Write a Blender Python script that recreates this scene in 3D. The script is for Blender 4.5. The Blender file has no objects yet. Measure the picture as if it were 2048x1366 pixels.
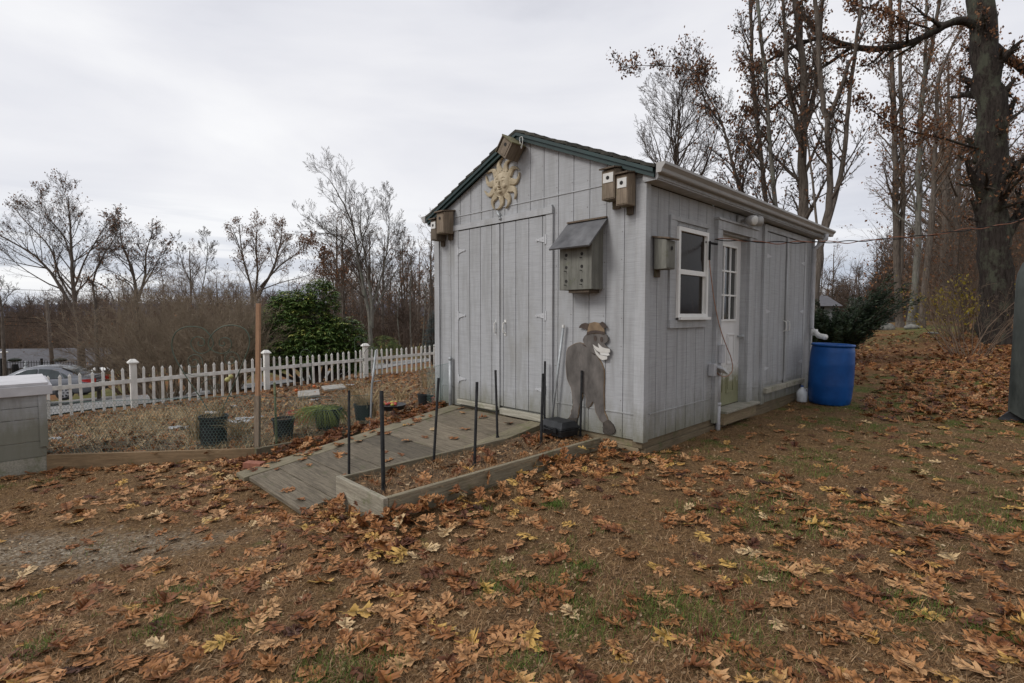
import bpy, math, random
import numpy as np
from mathutils import Vector, Matrix, noise
R = math.radians
rnd = random.Random(7)
nr = np.random.default_rng(11)
scene = bpy.context.scene
COL = scene.collection

# ------------------------------------------------------------------ camera
FPX, PITCH, EYE = 1035.0, R(3.0), 1.36
TH = R(44.6); CT, ST = math.cos(TH), math.sin(TH); OX, OY = 1.253, 4.93
cam = bpy.data.cameras.new("camera"); co = bpy.data.objects.new("camera", cam); COL.objects.link(co)
cam.sensor_width = 36; cam.lens = 36 * FPX / 2048; cam.clip_start = .05; cam.clip_end = 6000
co.location = (0, 0, EYE); co.rotation_euler = (R(90) - PITCH, 0, 0); scene.camera = co

def ray(px, py):
    x = (px - 1024) / FPX; y = -(py - 683) / FPX
    return (x, math.cos(PITCH) + y * math.sin(PITCH), -math.sin(PITCH) + y * math.cos(PITCH))
def W(lx, ly, z=0.): return (OX + lx * CT - ly * ST, OY + lx * ST + ly * CT, z)
def Lc(x, y): return ((x - OX) * CT + (y - OY) * ST, -(x - OX) * ST + (y - OY) * CT)
def at(px, py, Y):
    d = ray(px, py); t = Y / d[1]; return (d[0] * t, Y, EYE + d[2] * t)
def front(px, py, x0=0.):
    d = ray(px, py); t = (x0 + OX * CT + OY * ST) / (d[0] * CT + d[1] * ST)
    l = Lc(d[0] * t, d[1] * t); return (l[1], EYE + d[2] * t)
def gz(px, py, z):
    d = ray(px, py); t = (z - EYE) / d[2]; return (d[0] * t, d[1] * t, z)

def lerp_tab(x, tab):
    if x <= tab[0][0]: return tab[0][1]
    for (a, b), (c, d) in zip(tab, tab[1:]):
        if x <= c: return b + (d - b) * (x - a) / (c - a)
    return tab[-1][1]
def sm(a, b, x):
    t = min(1, max(0, (x - a) / (b - a))); return t * t * (3 - 2 * t)
def gh(x, y, rough=True):
    lx, ly = Lc(x, y)
    z = lerp_tab(ly, [(0, 0), (.4, -.02), (1.5, -.15), (3, -.18), (9.5, -.45), (11, -.6)])
    if ly > 11:
        g = 1 - .35 * sm(0, 12, lx)
        z += g * lerp_tab(ly - 11, [(0, 0), (16, -1.95), (46, -3.7), (120, -4.2)])
    z += .02 * min(0, max(lx, -6))
    z += .03 * max(0, min(lx + 2, 8)) * sm(5, 9, ly)
    z += .04 * max(0, min(lx - 4, 27)) * (1 - sm(3, 12, ly))
    if -2.95 < lx < 0 and 1.16 < ly < 2.95: z = min(z, .15 + .127 * lx - .05)
    if rough: z += .03 * noise.noise((x * .9, y * .9, 0)) + .008 * noise.noise((x * 5, y * 5, 3))
    r = math.hypot(x, y)
    if r > 90: z += (r - 90) * .003 * (noise.noise((x * .004, y * .004, 5)) + .3)
    return z
def on_ground(px, py):
    d = ray(px, py); t = .5
    for _ in range(4000):
        if EYE + d[2] * t < gh(d[0] * t, d[1] * t): break
        t *= 1.004
    return (d[0] * t, d[1] * t, gh(d[0] * t, d[1] * t))

# ------------------------------------------------------------------ materials
def newmat(name):
    m = bpy.data.materials.new(name); m.use_nodes = True
    nt = m.node_tree; b = nt.nodes["Principled BSDF"]; return m, nt, b
def nd(nt, t, **kw):
    n = nt.nodes.new(t)
    for k, v in kw.items():
        if k.startswith('i_'): n.inputs[k[2:].replace('_', ' ')].default_value = v
        else: setattr(n, k, v)
    return n
def c4(c): return (c[0], c[1], c[2], 1)
def ramp(nt, fac, stops):
    r = nt.nodes.new('ShaderNodeValToRGB'); e = r.color_ramp.elements
    while len(e) < len(stops): e.new(.5)
    for el, (p, c) in zip(e, stops): el.position = p; el.color = c4(c) if len(c) == 3 else c
    nt.links.new(fac, r.inputs[0]); return r.outputs[0]
def noise_n(nt, scale, stretch=(1, 1, 1), detail=5, rough=.6, coord='Object', dist=0.):
    tc = nt.nodes.new('ShaderNodeTexCoord'); mp = nt.nodes.new('ShaderNodeMapping'); mp.inputs['Scale'].default_value = stretch
    nt.links.new(tc.outputs[coord], mp.inputs[0]); n = nt.nodes.new('ShaderNodeTexNoise')
    n.inputs['Scale'].default_value = scale; n.inputs['Detail'].default_value = detail; n.inputs['Roughness'].default_value = rough
    n.inputs['Distortion'].default_value = dist
    nt.links.new(mp.outputs[0], n.inputs['Vector']); return n.outputs['Fac']
def mix(nt, fac, a, b, mode='MIX'):
    m = nt.nodes.new('ShaderNodeMix'); m.data_type = 'RGBA'; m.blend_type = mode
    for s, v in ((m.inputs[0], fac), (m.inputs[6], a), (m.inputs[7], b)):
        if hasattr(v, 'is_linked'): nt.links.new(v, s)
        elif isinstance(v, (int, float)): s.default_value = v
        else: s.default_value = c4(v)
    return m.outputs[2]
def math_n(nt, op, a, b=0., c=None):
    m = nt.nodes.new('ShaderNodeMath'); m.operation = op
    for s, v in zip(m.inputs, (a, b, c)):
        if v is None: continue
        if hasattr(v, 'is_linked'): nt.links.new(v, s)
        else: s.default_value = v
    return m.outputs[0]
def bump(nt, b, h, strength=.3, dist=.01):
    n = nt.nodes.new('ShaderNodeBump'); n.inputs['Strength'].default_value = strength; n.inputs['Distance'].default_value = dist
    nt.links.new(h, n.inputs['Height']); nt.links.new(n.outputs[0], b.inputs['Normal'])
def M(name, col, rough=.75, var=.25, scale=6, stretch=(1, 1, 1), bscale=40, bs=.25, metal=0., col2=None, spec=.5, bd=.005, dist=0.):
    m, nt, b = newmat(name)
    f = noise_n(nt, scale, stretch, dist=dist)
    lo = tuple(c * (1 - var) for c in col); hi = col2 if col2 else tuple(min(1, c * (1 + var)) for c in col)
    nt.links.new(ramp(nt, f, [(.3, lo), (.7, hi)]), b.inputs['Base Color'])
    b.inputs['Roughness'].default_value = rough; b.inputs['Metallic'].default_value = metal
    b.inputs['Specular IOR Level'].default_value = spec
    if bs: bump(nt, b, noise_n(nt, bscale, stretch), bs, bd)
    return m

def siding_mat(name, col):
    m, nt, b = newmat(name)
    kerf = noise_n(nt, 26, (.12, .12, 6), 3, .7)         # saw marks running across the boards
    streak = noise_n(nt, 5, (2.2, 2.2, .25), 4, .65)
    blot = noise_n(nt, 2.2, (1, 1, .6), 6, .7)
    c = ramp(nt, kerf, [(.30, tuple(x * .78 for x in col)), (.52, col), (.75, tuple(x * 1.10 for x in col))])
    c = mix(nt, math_n(nt, 'MULTIPLY', ramp(nt, streak, [(.45, (0, 0, 0)), (.68, (1, 1, 1))]), .6), c, tuple(x * .66 for x in (col[0], col[1] * .98, col[2] * .94)))
    c = mix(nt, ramp(nt, blot, [(.54, (0, 0, 0)), (.72, (.6, .6, .6))]), c, (.27, .265, .245))
    # grime and algae near the ground
    tc = nt.nodes.new('ShaderNodeTexCoord'); sp = nt.nodes.new('ShaderNodeSeparateXYZ'); nt.links.new(tc.outputs['Object'], sp.inputs[0])
    z = math_n(nt, 'ADD', sp.outputs[2], math_n(nt, 'MULTIPLY', noise_n(nt, 7, (1.6, 1.6, .5), 5, .7), .55))
    g = ramp(nt, z, [(.40, (1, 1, 1)), (.78, (0, 0, 0))])
    g = math_n(nt, 'MULTIPLY', g, .8)
    c = mix(nt, g, c, (.14, .135, .085))
    nt.links.new(c, b.inputs['Base Color']); b.inputs['Roughness'].default_value = .72
    bump(nt, b, kerf, .45, .006); return m
def wood_mat(name, lo, hi, axis=0, rough=.85, moss=0., scale=9., bs=.4, knots=True):
    m, nt, b = newmat(name); st = [7, 7, 7]; st[axis] = .45
    g1 = noise_n(nt, scale, tuple(st), 5, .65, dist=.6); g2 = noise_n(nt, 2.5, (1, 1, 1), 5, .6); st2 = [x * 3 for x in st]
    g3 = noise_n(nt, scale * 2, tuple(st2), 3, .6)
    c = ramp(nt, g1, [(.28, lo), (.5, tuple((a + c_) / 2 for a, c_ in zip(lo, hi))), (.72, hi)])
    c = mix(nt, ramp(nt, g3, [(.5, (0, 0, 0)), (.75, (.6, .6, .6))]), c, tuple(x * .55 for x in lo))
    c = mix(nt, ramp(nt, g2, [(.5, (0, 0, 0)), (.75, (.55, .55, .55))]), c, tuple(x * .6 for x in lo))
    if moss:
        c = mix(nt, ramp(nt, noise_n(nt, 5, (1, 1, 1), 6, .75), [(.6 - moss * .2, (0, 0, 0)), (.75, (.8, .8, .8))]), c, (.10, .12, .035))
    oi = nt.nodes.new('ShaderNodeObjectInfo'); c = mix(nt, 1., c, ramp(nt, oi.outputs['Random'], [(0, (.60, .59, .56)), (1, (1.22, 1.20, 1.14))]), 'MULTIPLY')
    nt.links.new(c, b.inputs['Base Color']); b.inputs['Roughness'].default_value = rough
    bump(nt, b, g1, bs, .006); return m
def bark_mat(name, lo, hi, lichen=None):
    m, nt, b = newmat(name)
    g = noise_n(nt, 9, (2.2, 2.2, .35), 6, .7, dist=.5)
    c = ramp(nt, g, [(.33, lo), (.66, hi)])
    if lichen: c = mix(nt, ramp(nt, noise_n(nt, 2.6, (1, 1, .6), 6, .75), [(.5, (0, 0, 0)), (.62, (.75, .75, .75))]), c, lichen)
    nt.links.new(c, b.inputs['Base Color']); b.inputs['Roughness'].default_value = .95; b.inputs['Specular IOR Level'].default_value = .15
    bump(nt, b, g, .9, .03); return m
LEAFRAMP = [(0, (0.047, 0.016, 0.008)), (.15, (0.104, 0.034, 0.013)), (.32, (0.198, 0.070, 0.021)), (.5, (0.312, 0.127, 0.038)), (.66, (0.416, 0.197, 0.074)), (.8, (0.510, 0.291, 0.137)), (.9, (0.499, 0.282, 0.070)), (.96, (0.541, 0.348, 0.096)), (1, (0.582, 0.414, 0.222))]
def leaf_mat(name, stops, rough=.6, trans=.0, bs=.3, veins=False):
    m, nt, b = newmat(name)
    a = nt.nodes.new('ShaderNodeAttribute'); a.attribute_name = 'rnd'
    c = ramp(nt, a.outputs['Fac'], stops)
    f = noise_n(nt, 30, (1, 1, 1), 4, .7)
    c = mix(nt, 1., c, ramp(nt, f, [(.3, (.72, .70, .68)), (.7, (1.12, 1.12, 1.12))]), 'MULTIPLY')
    nt.links.new(c, b.inputs['Base Color']); b.inputs['Roughness'].default_value = rough
    b.inputs['Specular IOR Level'].default_value = .35
    if bs: bump(nt, b, f, bs, .004)
    if trans:
        t = nt.nodes.new('ShaderNodeBsdfTranslucent'); nt.links.new(c, t.inputs[0])
        ms = nt.nodes.new('ShaderNodeMixShader'); ms.inputs[0].default_value = trans
        nt.links.new(b.outputs[0], ms.inputs[1]); nt.links.new(t.outputs[0], ms.inputs[2])
        nt.links.new(ms.outputs[0], nt.nodes['Material Output'].inputs[0])
    return m
def glass_mat(name, col, rough=.08):
    m, nt, b = newmat(name)
    f = noise_n(nt, 3, (1, 1, .4), 5, .7)
    nt.links.new(ramp(nt, f, [(.3, tuple(x * .6 for x in col)), (.75, tuple(x * 1.6 for x in col))]), b.inputs['Base Color'])
    b.inputs['Roughness'].default_value = rough; b.inputs['Specular IOR Level'].default_value = .6
    bump(nt, b, noise_n(nt, 2.5), .05, .02); return m

PAINT = (.365, .370, .378)
m_siding = siding_mat("painted siding", PAINT)
m_trim = siding_mat("painted trim", (.40, .405, .413))
m_hinge = M("light hinge paint", (.46, .465, .475), .6, .1, 20, bs=.1)
m_white = M("white vinyl", (.72, .71, .68), .45, .06, 5, bs=.05)
m_fence = M("dirty white fence paint", (.70, .68, .63), .55, .28, 9, (1, 1, .35), bs=.1, col2=(.80, .78, .73))
m_doorwhite = None
m_green = M("dark green paint", (.006, .026, .024), .5, .3, 4, bs=.15)
m_shingle = M("dark mossy shingle", (.022, .024, .020), .95, .5, 5, bscale=25, bs=.8, bd=.02, col2=(.07, .065, .05))
m_gutter = M("gutter aluminium", (.33, .32, .305), .45, .18, 3, (.5, .5, 1), bs=.05)
m_dspout = M("downspout grey", (.40, .40, .41), .5, .25, 6, bs=.1)
m_sill = wood_mat("weathered sill wood", (.20, .19, .15), (.42, .40, .35), 1, moss=.3)
m_found = wood_mat("brown foundation beam", (.13, .095, .055), (.27, .21, .13), 0, moss=.25)
m_foundy = wood_mat("brown foundation beam front", (.13, .10, .06), (.27, .22, .15), 1, moss=.3)
m_dark = M("dark void", (.02, .018, .016), .9, .3, 5, bs=0)
m_boxwood = wood_mat("weathered birdhouse wood", (.115, .085, .06), (.29, .235, .18), 2, moss=.15)
m_boxdark = wood_mat("dark wet wood", (.06, .045, .032), (.17, .125, .09), 2, moss=.25)
m_greywood = wood_mat("grey plywood", (.13, .13, .115), (.27, .27, .245), 2, moss=.1, scale=3)
m_slate = M("slate grey roof sheet", (.075, .075, .08), .55, .35, 4, bscale=30, bs=.3, col2=(.17, .17, .175))
m_ply = M("white hole plate", (.62, .61, .58), .6, .12, 8, bs=.1)
m_deck = wood_mat("grey deck plank", (.055, .042, .027), (.235, .198, .145), 1, moss=.12, bs=.8)
m_deckx = wood_mat("grey deck edge", (.09, .076, .045), (.23, .20, .14), 0, moss=.3, bs=.7)
m_bedx = wood_mat("bed board long", (.14, .115, .075), (.37, .325, .235), 0, moss=.25, bs=.7)
m_bedy = wood_mat("bed board end", (.17, .15, .115), (.42, .385, .31), 1, moss=.1, bs=.7)
m_newwood = wood_mat("newer brown border board", (.13, .085, .045), (.27, .185, .105), 0, moss=.05)
m_post = wood_mat("raw cedar post", (.30, .165, .095), (.48, .29, .18), 2, bs=.15)
m_bamboo = M("green bamboo", (.10, .115, .05), .6, .3, 6, (1, 1, .2))
m_black = M("black metal", (.010, .010, .011), .8, .4, 20, bs=.2, col2=(.026, .026, .026), spec=.25)
m_blackpl = M("black plastic", (.010, .011, .012), .5, .3, 10, bs=.15, col2=(.024, .026, .028), spec=.35)
m_galv = M("galvanised steel", (.34, .355, .36), .5, .3, 12, metal=.35, bs=.1)
m_wire = M("green coated wire", (.10, .17, .15), .6, .3, 4, bs=0)
m_gwire = M("dark green trellis wire", (.045, .07, .045), .6, .3, 6, bs=0)
m_blue = M("blue plastic drum", (.004, .062, .25), .45, .25, 3, bs=.1, col2=(.008, .095, .34), spec=.35)
m_cordt = M("faded orange cord", (.33, .18, .12), .6, .2, 20, bs=0)
m_orange = M("orange cord", (.20, .07, .03), .5, .3, 30, bs=0)
m_jug = M("clear plastic jug", (.62, .64, .66), .2, .2, 10, bs=.1)
m_red = M("red wire", (.42, .055, .03), .5, .3, 10, bs=0)
m_brick = M("red brick", (.26, .10, .062), .9, .25, 20, bs=.4)
m_sun = M("cream sun plaque", (.40, .32, .20), .75, .25, 14, bs=.2, col2=(.55, .465, .33))
m_donk = M("grey brown painted plywood", (.080, .070, .062), .85, .35, 9, (1, 1, .5), bs=.6, col2=(.155, .138, .125))
m_donk2 = M("tan painted plywood", (.20, .14, .085), .8, .3, 12, bs=.3)
m_donk3 = M("dark brown painted plywood", (.065, .045, .035), .8, .3, 12, bs=.3)
m_donkw = M("off white painted plywood", (.56, .54, .50), .7, .12, 10, bs=.2)
m_hoof = M("dark hoof paint", (.055, .045, .036), .85, .4, 12, bs=.4)
m_stone = M("field stone", (.13, .125, .115), .9, .4, 5, bscale=12, bs=.6, col2=(.26, .25, .22))
m_slab = M("pale paving slab", (.27, .255, .225), .85, .25, 14, bs=.4)
m_tarp = M("mossy grey tarpaulin", (.016, .024, .021), .7, .5, 3, (1, 1, .4), bscale=14, bs=.8, col2=(.070, .078, .070), bd=.02)
m_tarpd = M("black tarpaulin", (.010, .011, .014), .5, .5, 6, bs=.5)
m_carp = M("dark grey car paint", (.17, .175, .19), .25, .10, 3, bs=0, metal=.6)
m_carg = glass_mat("car glass", (.035, .045, .045), .05)
m_tyre = M("tyre rubber", (.014, .014, .014), .85, .3, 20)
m_rim = M("alloy rim", (.42, .42, .43), .35, .2, 10, metal=.7, bs=0)
m_tail = M("tail light red", (.40, .012, .010), .2, .15, 20, bs=0)
m_chrome = M("bright car trim", (.55, .56, .58), .25, .1, 10, metal=.5, bs=0)
m_glass = glass_mat("dark window glass", (.018, .013, .009), .12)
m_glass.node_tree.nodes["Principled BSDF"].inputs["Specular IOR Level"].default_value = .10
m_glass2 = glass_mat("door window glass", (.035, .036, .032), .10)
m_housew = M("grey house wall", (.17, .165, .165), .85, .15, 2, bs=.1)
m_housew2 = M("pale house wall", (.20, .21, .215), .85, .15, 2, bs=.1)
m_shgrey = M("grey roof shingle", (.085, .083, .09), .9, .25, 3, (1, 1, 6), bscale=8, bs=.3)
m_bark1 = bark_mat("dark oak bark", (.014, .011, .010), (.060, .049, .042), (.085, .09, .065))
m_bark2 = bark_mat("grey brown bark", (.055, .044, .036), (.165, .138, .115))
m_bark3 = bark_mat("pale lichened bark", (.075, .068, .058), (.21, .195, .17), (.16, .175, .135))
m_twig = M("brown twig", (.085, .067, .054), .9, .3, 3, bs=0, spec=.15)
m_twigr = M("red brown twig", (.15, .108, .078), .9, .3, 3, bs=0, spec=.15)
m_twigg = M("grey olive twig", (.215, .17, .12), .9, .3, 3, bs=0, spec=.15)
m_forest = M("far woods", (.105, .078, .062), 1, .45, .25, bs=0, spec=.1)
m_oakleaf = leaf_mat("fallen oak leaf", LEAFRAMP, .55, .0)
m_treeleaf = leaf_mat("clinging oak leaf", [(0, (.07, .034, .022)), (.5, (.18, .080, .038)), (1, (.32, .16, .075))], .7, .25, 0)
m_yleaf = leaf_mat("yellow shrub leaf", [(0, (.16, .12, .02)), (.6, (.36, .28, .03)), (1, (.45, .36, .08))], .7, .25, 0)
m_rhodo = leaf_mat("rhododendron leaf", [(0, (.035, .07, .02)), (.45, (.085, .145, .038)), (.8, (.19, .25, .065)), (1, (.40, .39, .11))], .4, .1, 0)
m_yew = leaf_mat("yew needles", [(0, (.010, .018, .009)), (.6, (.02, .038, .015)), (1, (.045, .07, .025))], .6, .05, 0)
m_spruce = leaf_mat("blue spruce needles", [(0, (.025, .045, .045)), (1, (.085, .12, .12))], .7, 0, 0)
m_deadgrass = leaf_mat("dead grass", [(0, (0.098, 0.050, 0.021)), (.5, (0.272, 0.149, 0.066)), (.85, (0.435, 0.274, 0.138)), (1, (0.598, 0.418, 0.244))], .8, .15, 0)
m_greengrass = leaf_mat("green grass", [(0, (.04, .075, .010)), (.6, (.10, .17, .022)), (1, (.19, .26, .045))], .65, .25, 0)
m_straw = leaf_mat("dried stalks", [(0, (.16, .11, .05)), (.6, (.42, .31, .165)), (1, (.60, .49, .30))], .8, .1, 0)
m_mulch = leaf_mat("mulch chips", [(0, (.08, .046, .022)), (.4, (.28, .165, .08)), (.8, (.50, .34, .19)), (1, (.65, .50, .33))], .85, 0, 0)

# white entry door with algae stain
m_doorwhite, nt, b = newmat("stained white door")
tc = nt.nodes.new('ShaderNodeTexCoord'); sp = nt.nodes.new('ShaderNodeSeparateXYZ'); nt.links.new(tc.outputs['Object'], sp.inputs[0])
z = math_n(nt, 'ADD', sp.outputs[2], math_n(nt, 'MULTIPLY', noise_n(nt, 12, (1.5, 1.5, 1), 6, .75), .55))
g = ramp(nt, z, [(.80, (1, 1, 1)), (1.0, (0, 0, 0))])
c = mix(nt, ramp(nt, noise_n(nt, 4, (2, 2, .4), 5), [(.4, (0, 0, 0)), (.8, (.4, .4, .4))]), (.66, .65, .64), (.42, .41, .39))
c = mix(nt, math_n(nt, 'MULTIPLY', g, .9), c, mix(nt, noise_n(nt, 25, (1, 1, 1), 5, .8), (.07, .09, .012), (.27, .25, .12)))
nt.links.new(c, b.inputs['Base Color']); b.inputs['Roughness'].default_value = .5

# ground
def ground_mat():
    m, nt, b = newmat("autumn lawn ground")
    fine = noise_n(nt, 38, (1, 1, 1), 8, .75); med = noise_n(nt, 3.2, (1, 1, 1), 6, .65); big = noise_n(nt, .55, (1, 1, 1), 5, .6)
    c = ramp(nt, fine, [(.28, (0.050, 0.027, 0.012)), (.45, (0.136, 0.079, 0.036)), (.6, (0.249, 0.155, 0.071)), (.78, (0.412, 0.278, 0.141))])
    c = mix(nt, ramp(nt, med, [(.45, (0, 0, 0)), (.7, (.75, .75, .75 ))]), c, ramp(nt, fine, [(.3, (0.038, 0.024, 0.013)), (.7, (0.163, 0.100, 0.054))]))
    tc = nt.nodes.new('ShaderNodeTexCoord'); sp = nt.nodes.new('ShaderNodeSeparateXYZ'); nt.links.new(tc.outputs['Object'], sp.inputs[0])
    X, Y = sp.outputs[0], sp.outputs[1]
    # green regrowth
    gm = math_n(nt, 'ADD', noise_n(nt, 2.6, (1, 1, 1), 5, .7), math_n(nt, 'MULTIPLY', math_n(nt, 'MINIMUM', math_n(nt, 'MAXIMUM', X, -3), 5), .020))
    g = ramp(nt, gm, [(.58, (0, 0, 0)), (.70, (.8, .8, .8))])
    c = mix(nt, g, c, ramp(nt, fine, [(.3, (.03, .048, .008)), (.7, (.10, .15, .025))]))
    # gravel showing through at the left
    dx = math_n(nt, 'DIVIDE', math_n(nt, 'ADD', X, 3.05), 1.75); dy = math_n(nt, 'DIVIDE', math_n(nt, 'ADD', Y, -3.45), .52)
    dd = math_n(nt, 'ADD', math_n(nt, 'MULTIPLY', dx, dx), math_n(nt, 'MULTIPLY', dy, dy))
    dd = math_n(nt, 'ADD', dd, math_n(nt, 'MULTIPLY', noise_n(nt, 4, (1, 1, 1), 5, .7), 1.6))
    gr = ramp(nt, dd, [(.0, (1, 1, 1)), (.75, (1, 1, 1)), (1, (0, 0, 0))]); nt.nodes[-1]
    dd2 = math_n(nt, 'DIVIDE', dd, 2.2)
    gr = ramp(nt, dd2, [(.30, (.75, .75, .75)), (.62, (0, 0, 0))])
    vo = nt.nodes.new('ShaderNodeTexVoronoi'); vo.inputs['Scale'].default_value = 75; nt.links.new(tc.outputs['Object'], vo.inputs['Vector'])
    sc = nt.nodes.new('ShaderNodeSeparateColor'); nt.links.new(vo.outputs['Color'], sc.inputs[0])
    peb = ramp(nt, sc.outputs[0], [(0, (.10, .085, .065)), (.5, (.26, .215, .155)), (.85, (.42, .36, .27)), (1, (.56, .51, .43))])
    c = mix(nt, gr, c, peb)
    # leaf litter tone farther back
    fl = ramp(nt, math_n(nt, 'DIVIDE', Y, 12), [(.75, (0, 0, 0)), (1, (.8, .8, .8))])
    lit = ramp(nt, noise_n(nt, 14, (1, 1, 1), 7, .8), [(.3, (0.062, 0.028, 0.012)), (.5, (0.177, 0.077, 0.031)), (.7, (0.312, 0.160, 0.070))])
    fg = math_n(nt, 'MULTIPLY', fl, ramp(nt, big, [(.5, (1, 1, 1)), (.66, (0, 0, 0))]))
    c = mix(nt, fg, c, lit)
    gg = math_n(nt, 'MULTIPLY', ramp(nt, math_n(nt, 'DIVIDE', Y, 24), [(.6, (0, 0, 0)), (.85, (1, 1, 1))]), ramp(nt, noise_n(nt, .3, (1, 1, 1), 5, .6), [(.48, (0, 0, 0)), (.58, (.8, .8, .8))]))
    c = mix(nt, gg, c, ramp(nt, fine, [(.3, (.055, .07, .02)), (.7, (.15, .16, .05))]))
    nt.links.new(c, b.inputs['Base Color']); b.inputs['Roughness'].default_value = .95; b.inputs['Specular IOR Level'].default_value = .15
    bump(nt, b, math_n(nt, 'ADD', fine, math_n(nt, 'MULTIPLY', vo.outputs['Distance'], .2)), .9, .03)
    return m
m_ground = ground_mat()
m_gravel = M("grey gravel road", (.155, .15, .145), .95, .25, 1.2, bscale=60, bs=.6, col2=(.27, .262, .25))
m_soil = M("dark garden soil", (.060, .038, .021), .95, .45, 12, bscale=40, bs=1., bd=.03, col2=(.19, .12, .06))
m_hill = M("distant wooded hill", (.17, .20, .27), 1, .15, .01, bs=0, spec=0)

# ------------------------------------------------------------------ mesh helpers
class MB:
    def __init__(s): s.v = []; s.f = []; s.mi = []
    def add(s, vs, fs, mi=0):
        o = len(s.v); s.v += [tuple(v) for v in vs]; s.f += [tuple(i + o for i in f) for f in fs]; s.mi += [mi] * len(fs); return s
    def box(s, x0, x1, y0, y1, z0, z1, mi=0):
        return s.hexa([(x0, y0, z0), (x1, y0, z0), (x1, y1, z0), (x0, y1, z0), (x0, y0, z1), (x1, y0, z1), (x1, y1, z1), (x0, y1, z1)], mi)
    def hexa(s, p, mi=0):
        return s.add(p, [(3, 2, 1, 0), (4, 5, 6, 7), (0, 1, 5, 4), (1, 2, 6, 5), (2, 3, 7, 6), (3, 0, 4, 7)], mi)
    def tube(s, pts, rad, n=6, mi=0, cap=True):
        pts = [Vector(p) for p in pts]; k = len(pts)
        if not isinstance(rad, (list, tuple)): rad = [rad] * k
        vs = []; u = None
        for i, p in enumerate(pts):
            t = (pts[min(i + 1, k - 1)] - pts[max(i - 1, 0)]).normalized()
            if u is None: u = t.orthogonal().normalized()
            else:
                u = (u - t * u.dot(t))
                u = u.normalized() if u.length > 1e-6 else t.orthogonal().normalized()
            w = t.cross(u)
            for j in range(n):
                a = 2 * math.pi * j / n; vs.append(p + (u * math.cos(a) + w * math.sin(a)) * rad[i])
        fs = [(i * n + j, i * n + (j + 1) % n, (i + 1) * n + (j + 1) % n, (i + 1) * n + j) for i in range(k - 1) for j in range(n)]
        if cap: fs += [tuple(range(n - 1, -1, -1)), tuple(range((k - 1) * n, k * n))]
        return s.add(vs, fs, mi)
    def lathe(s, prof, cx=0, cy=0, n=24, mi=0, M4=None):
        vs = []
        for r, z in prof:
            for j in range(n):
                a = 2 * math.pi * j / n; v = Vector((cx + r * math.cos(a), cy + r * math.sin(a), z)); vs.append(M4 @ v if M4 else v)
        k = len(prof)
        fs = [(i * n + j, i * n + (j + 1) % n, (i + 1) * n + (j + 1) % n, (i + 1) * n + j) for i in range(k - 1) for j in range(n)]
        return s.add(vs, fs, mi)
    def ell(s, c, r, n=14, m=9, mi=0):
        vs = []
        for i in range(m + 1):
            t = math.pi * i / m
            for j in range(n):
                a = 2 * math.pi * j / n; vs.append((c[0] + r[0] * math.sin(t) * math.cos(a), c[1] + r[1] * math.sin(t) * math.sin(a), c[2] + r[2] * math.cos(t)))
        return s.add(vs, [(i * n + j, (i + 1) * n + j, (i + 1) * n + (j + 1) % n, i * n + (j + 1) % n) for i in range(m) for j in range(n)], mi)
    def prism_yz(s, poly, x0, x1, mi=0):
        n = len(poly); vs = [(x0, y, z) for y, z in poly] + [(x1, y, z) for y, z in poly]
        return s.add(vs, [tuple(range(n)), tuple(range(2 * n - 1, n - 1, -1))] + [(i, i + n, (i + 1) % n + n, (i + 1) % n) for i in range(n)], mi)
    def build(s, name, mats, parent=None, smooth=False, bevel=0., loc=None, rot=None):
        me = bpy.data.meshes.new(name); me.from_pydata(s.v, [], s.f)
        for m in (mats if isinstance(mats, (list, tuple)) else [mats]): me.materials.append(m)
        if any(s.mi): me.polygons.foreach_set('material_index', s.mi)
        if smooth: me.polygons.foreach_set('use_smooth', [True] * len(s.f))
        me.update()
        o = bpy.data.objects.new(name, me); COL.objects.link(o)
        import bmesh
        bm = bmesh.new(); bm.from_mesh(me); bmesh.ops.recalc_face_normals(bm, faces=bm.faces); bm.to_mesh(me); bm.free()
        if parent: o.parent = parent
        if loc is not None: o.location = loc
        if rot is not None: o.rotation_euler = rot
        if bevel:
            md = o.modifiers.new('bevel', 'BEVEL'); md.width = bevel; md.segments = 2; md.limit_method = 'ANGLE'
        return o
def tag(o, label=None, cat=None, group=None, kind=None):
    if label: o['label'] = label
    if cat: o['category'] = cat
    if group: o['group'] = group
    if kind: o['kind'] = kind
    return o
def thing(name, label, cat, loc=(0, 0, 0), rz=0., group=None, rot=None):
    o = bpy.data.objects.new(name, None); COL.objects.link(o); o.location = loc; o.rotation_euler = rot if rot else (0, 0, rz)
    o.empty_display_size = .1
    return tag(o, label, cat, group)
def lthing(name, label, cat, lx, ly, z, rz=0., group=None): return thing(name, label, cat, W(lx, ly, z), TH + rz, group)
def npmesh(name, V, Fq, mat, attr=None, parent=None, smooth=False):
    """V (n,3), Fq (m,3|4) arrays; attr per vertex float 'rnd'."""
    me = bpy.data.meshes.new(name); V = np.ascontiguousarray(V, dtype=np.float32); Fq = np.ascontiguousarray(Fq, dtype=np.int32)
    k = Fq.shape[1]; me.vertices.add(len(V)); me.vertices.foreach_set('co', V.ravel())
    me.loops.add(Fq.size); me.loops.foreach_set('vertex_index', Fq.ravel())
    me.polygons.add(len(Fq)); me.polygons.foreach_set('loop_start', np.arange(0, Fq.size, k, dtype=np.int32))
    if smooth: me.polygons.foreach_set('use_smooth', np.ones(len(Fq), dtype=bool))
    if attr is not None:
        a = me.attributes.new('rnd', 'FLOAT', 'POINT'); a.data.foreach_set('value', np.ascontiguousarray(attr, dtype=np.float32))
    me.materials.append(mat); me.update(calc_edges=True); me.validate()
    o = bpy.data.objects.new(name, me); COL.objects.link(o)
    if parent: o.parent = parent
    return o
def clone(o, parent=None):
    c = o.copy(); COL.objects.link(c)
    if parent: c.parent = parent
    return c
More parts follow.
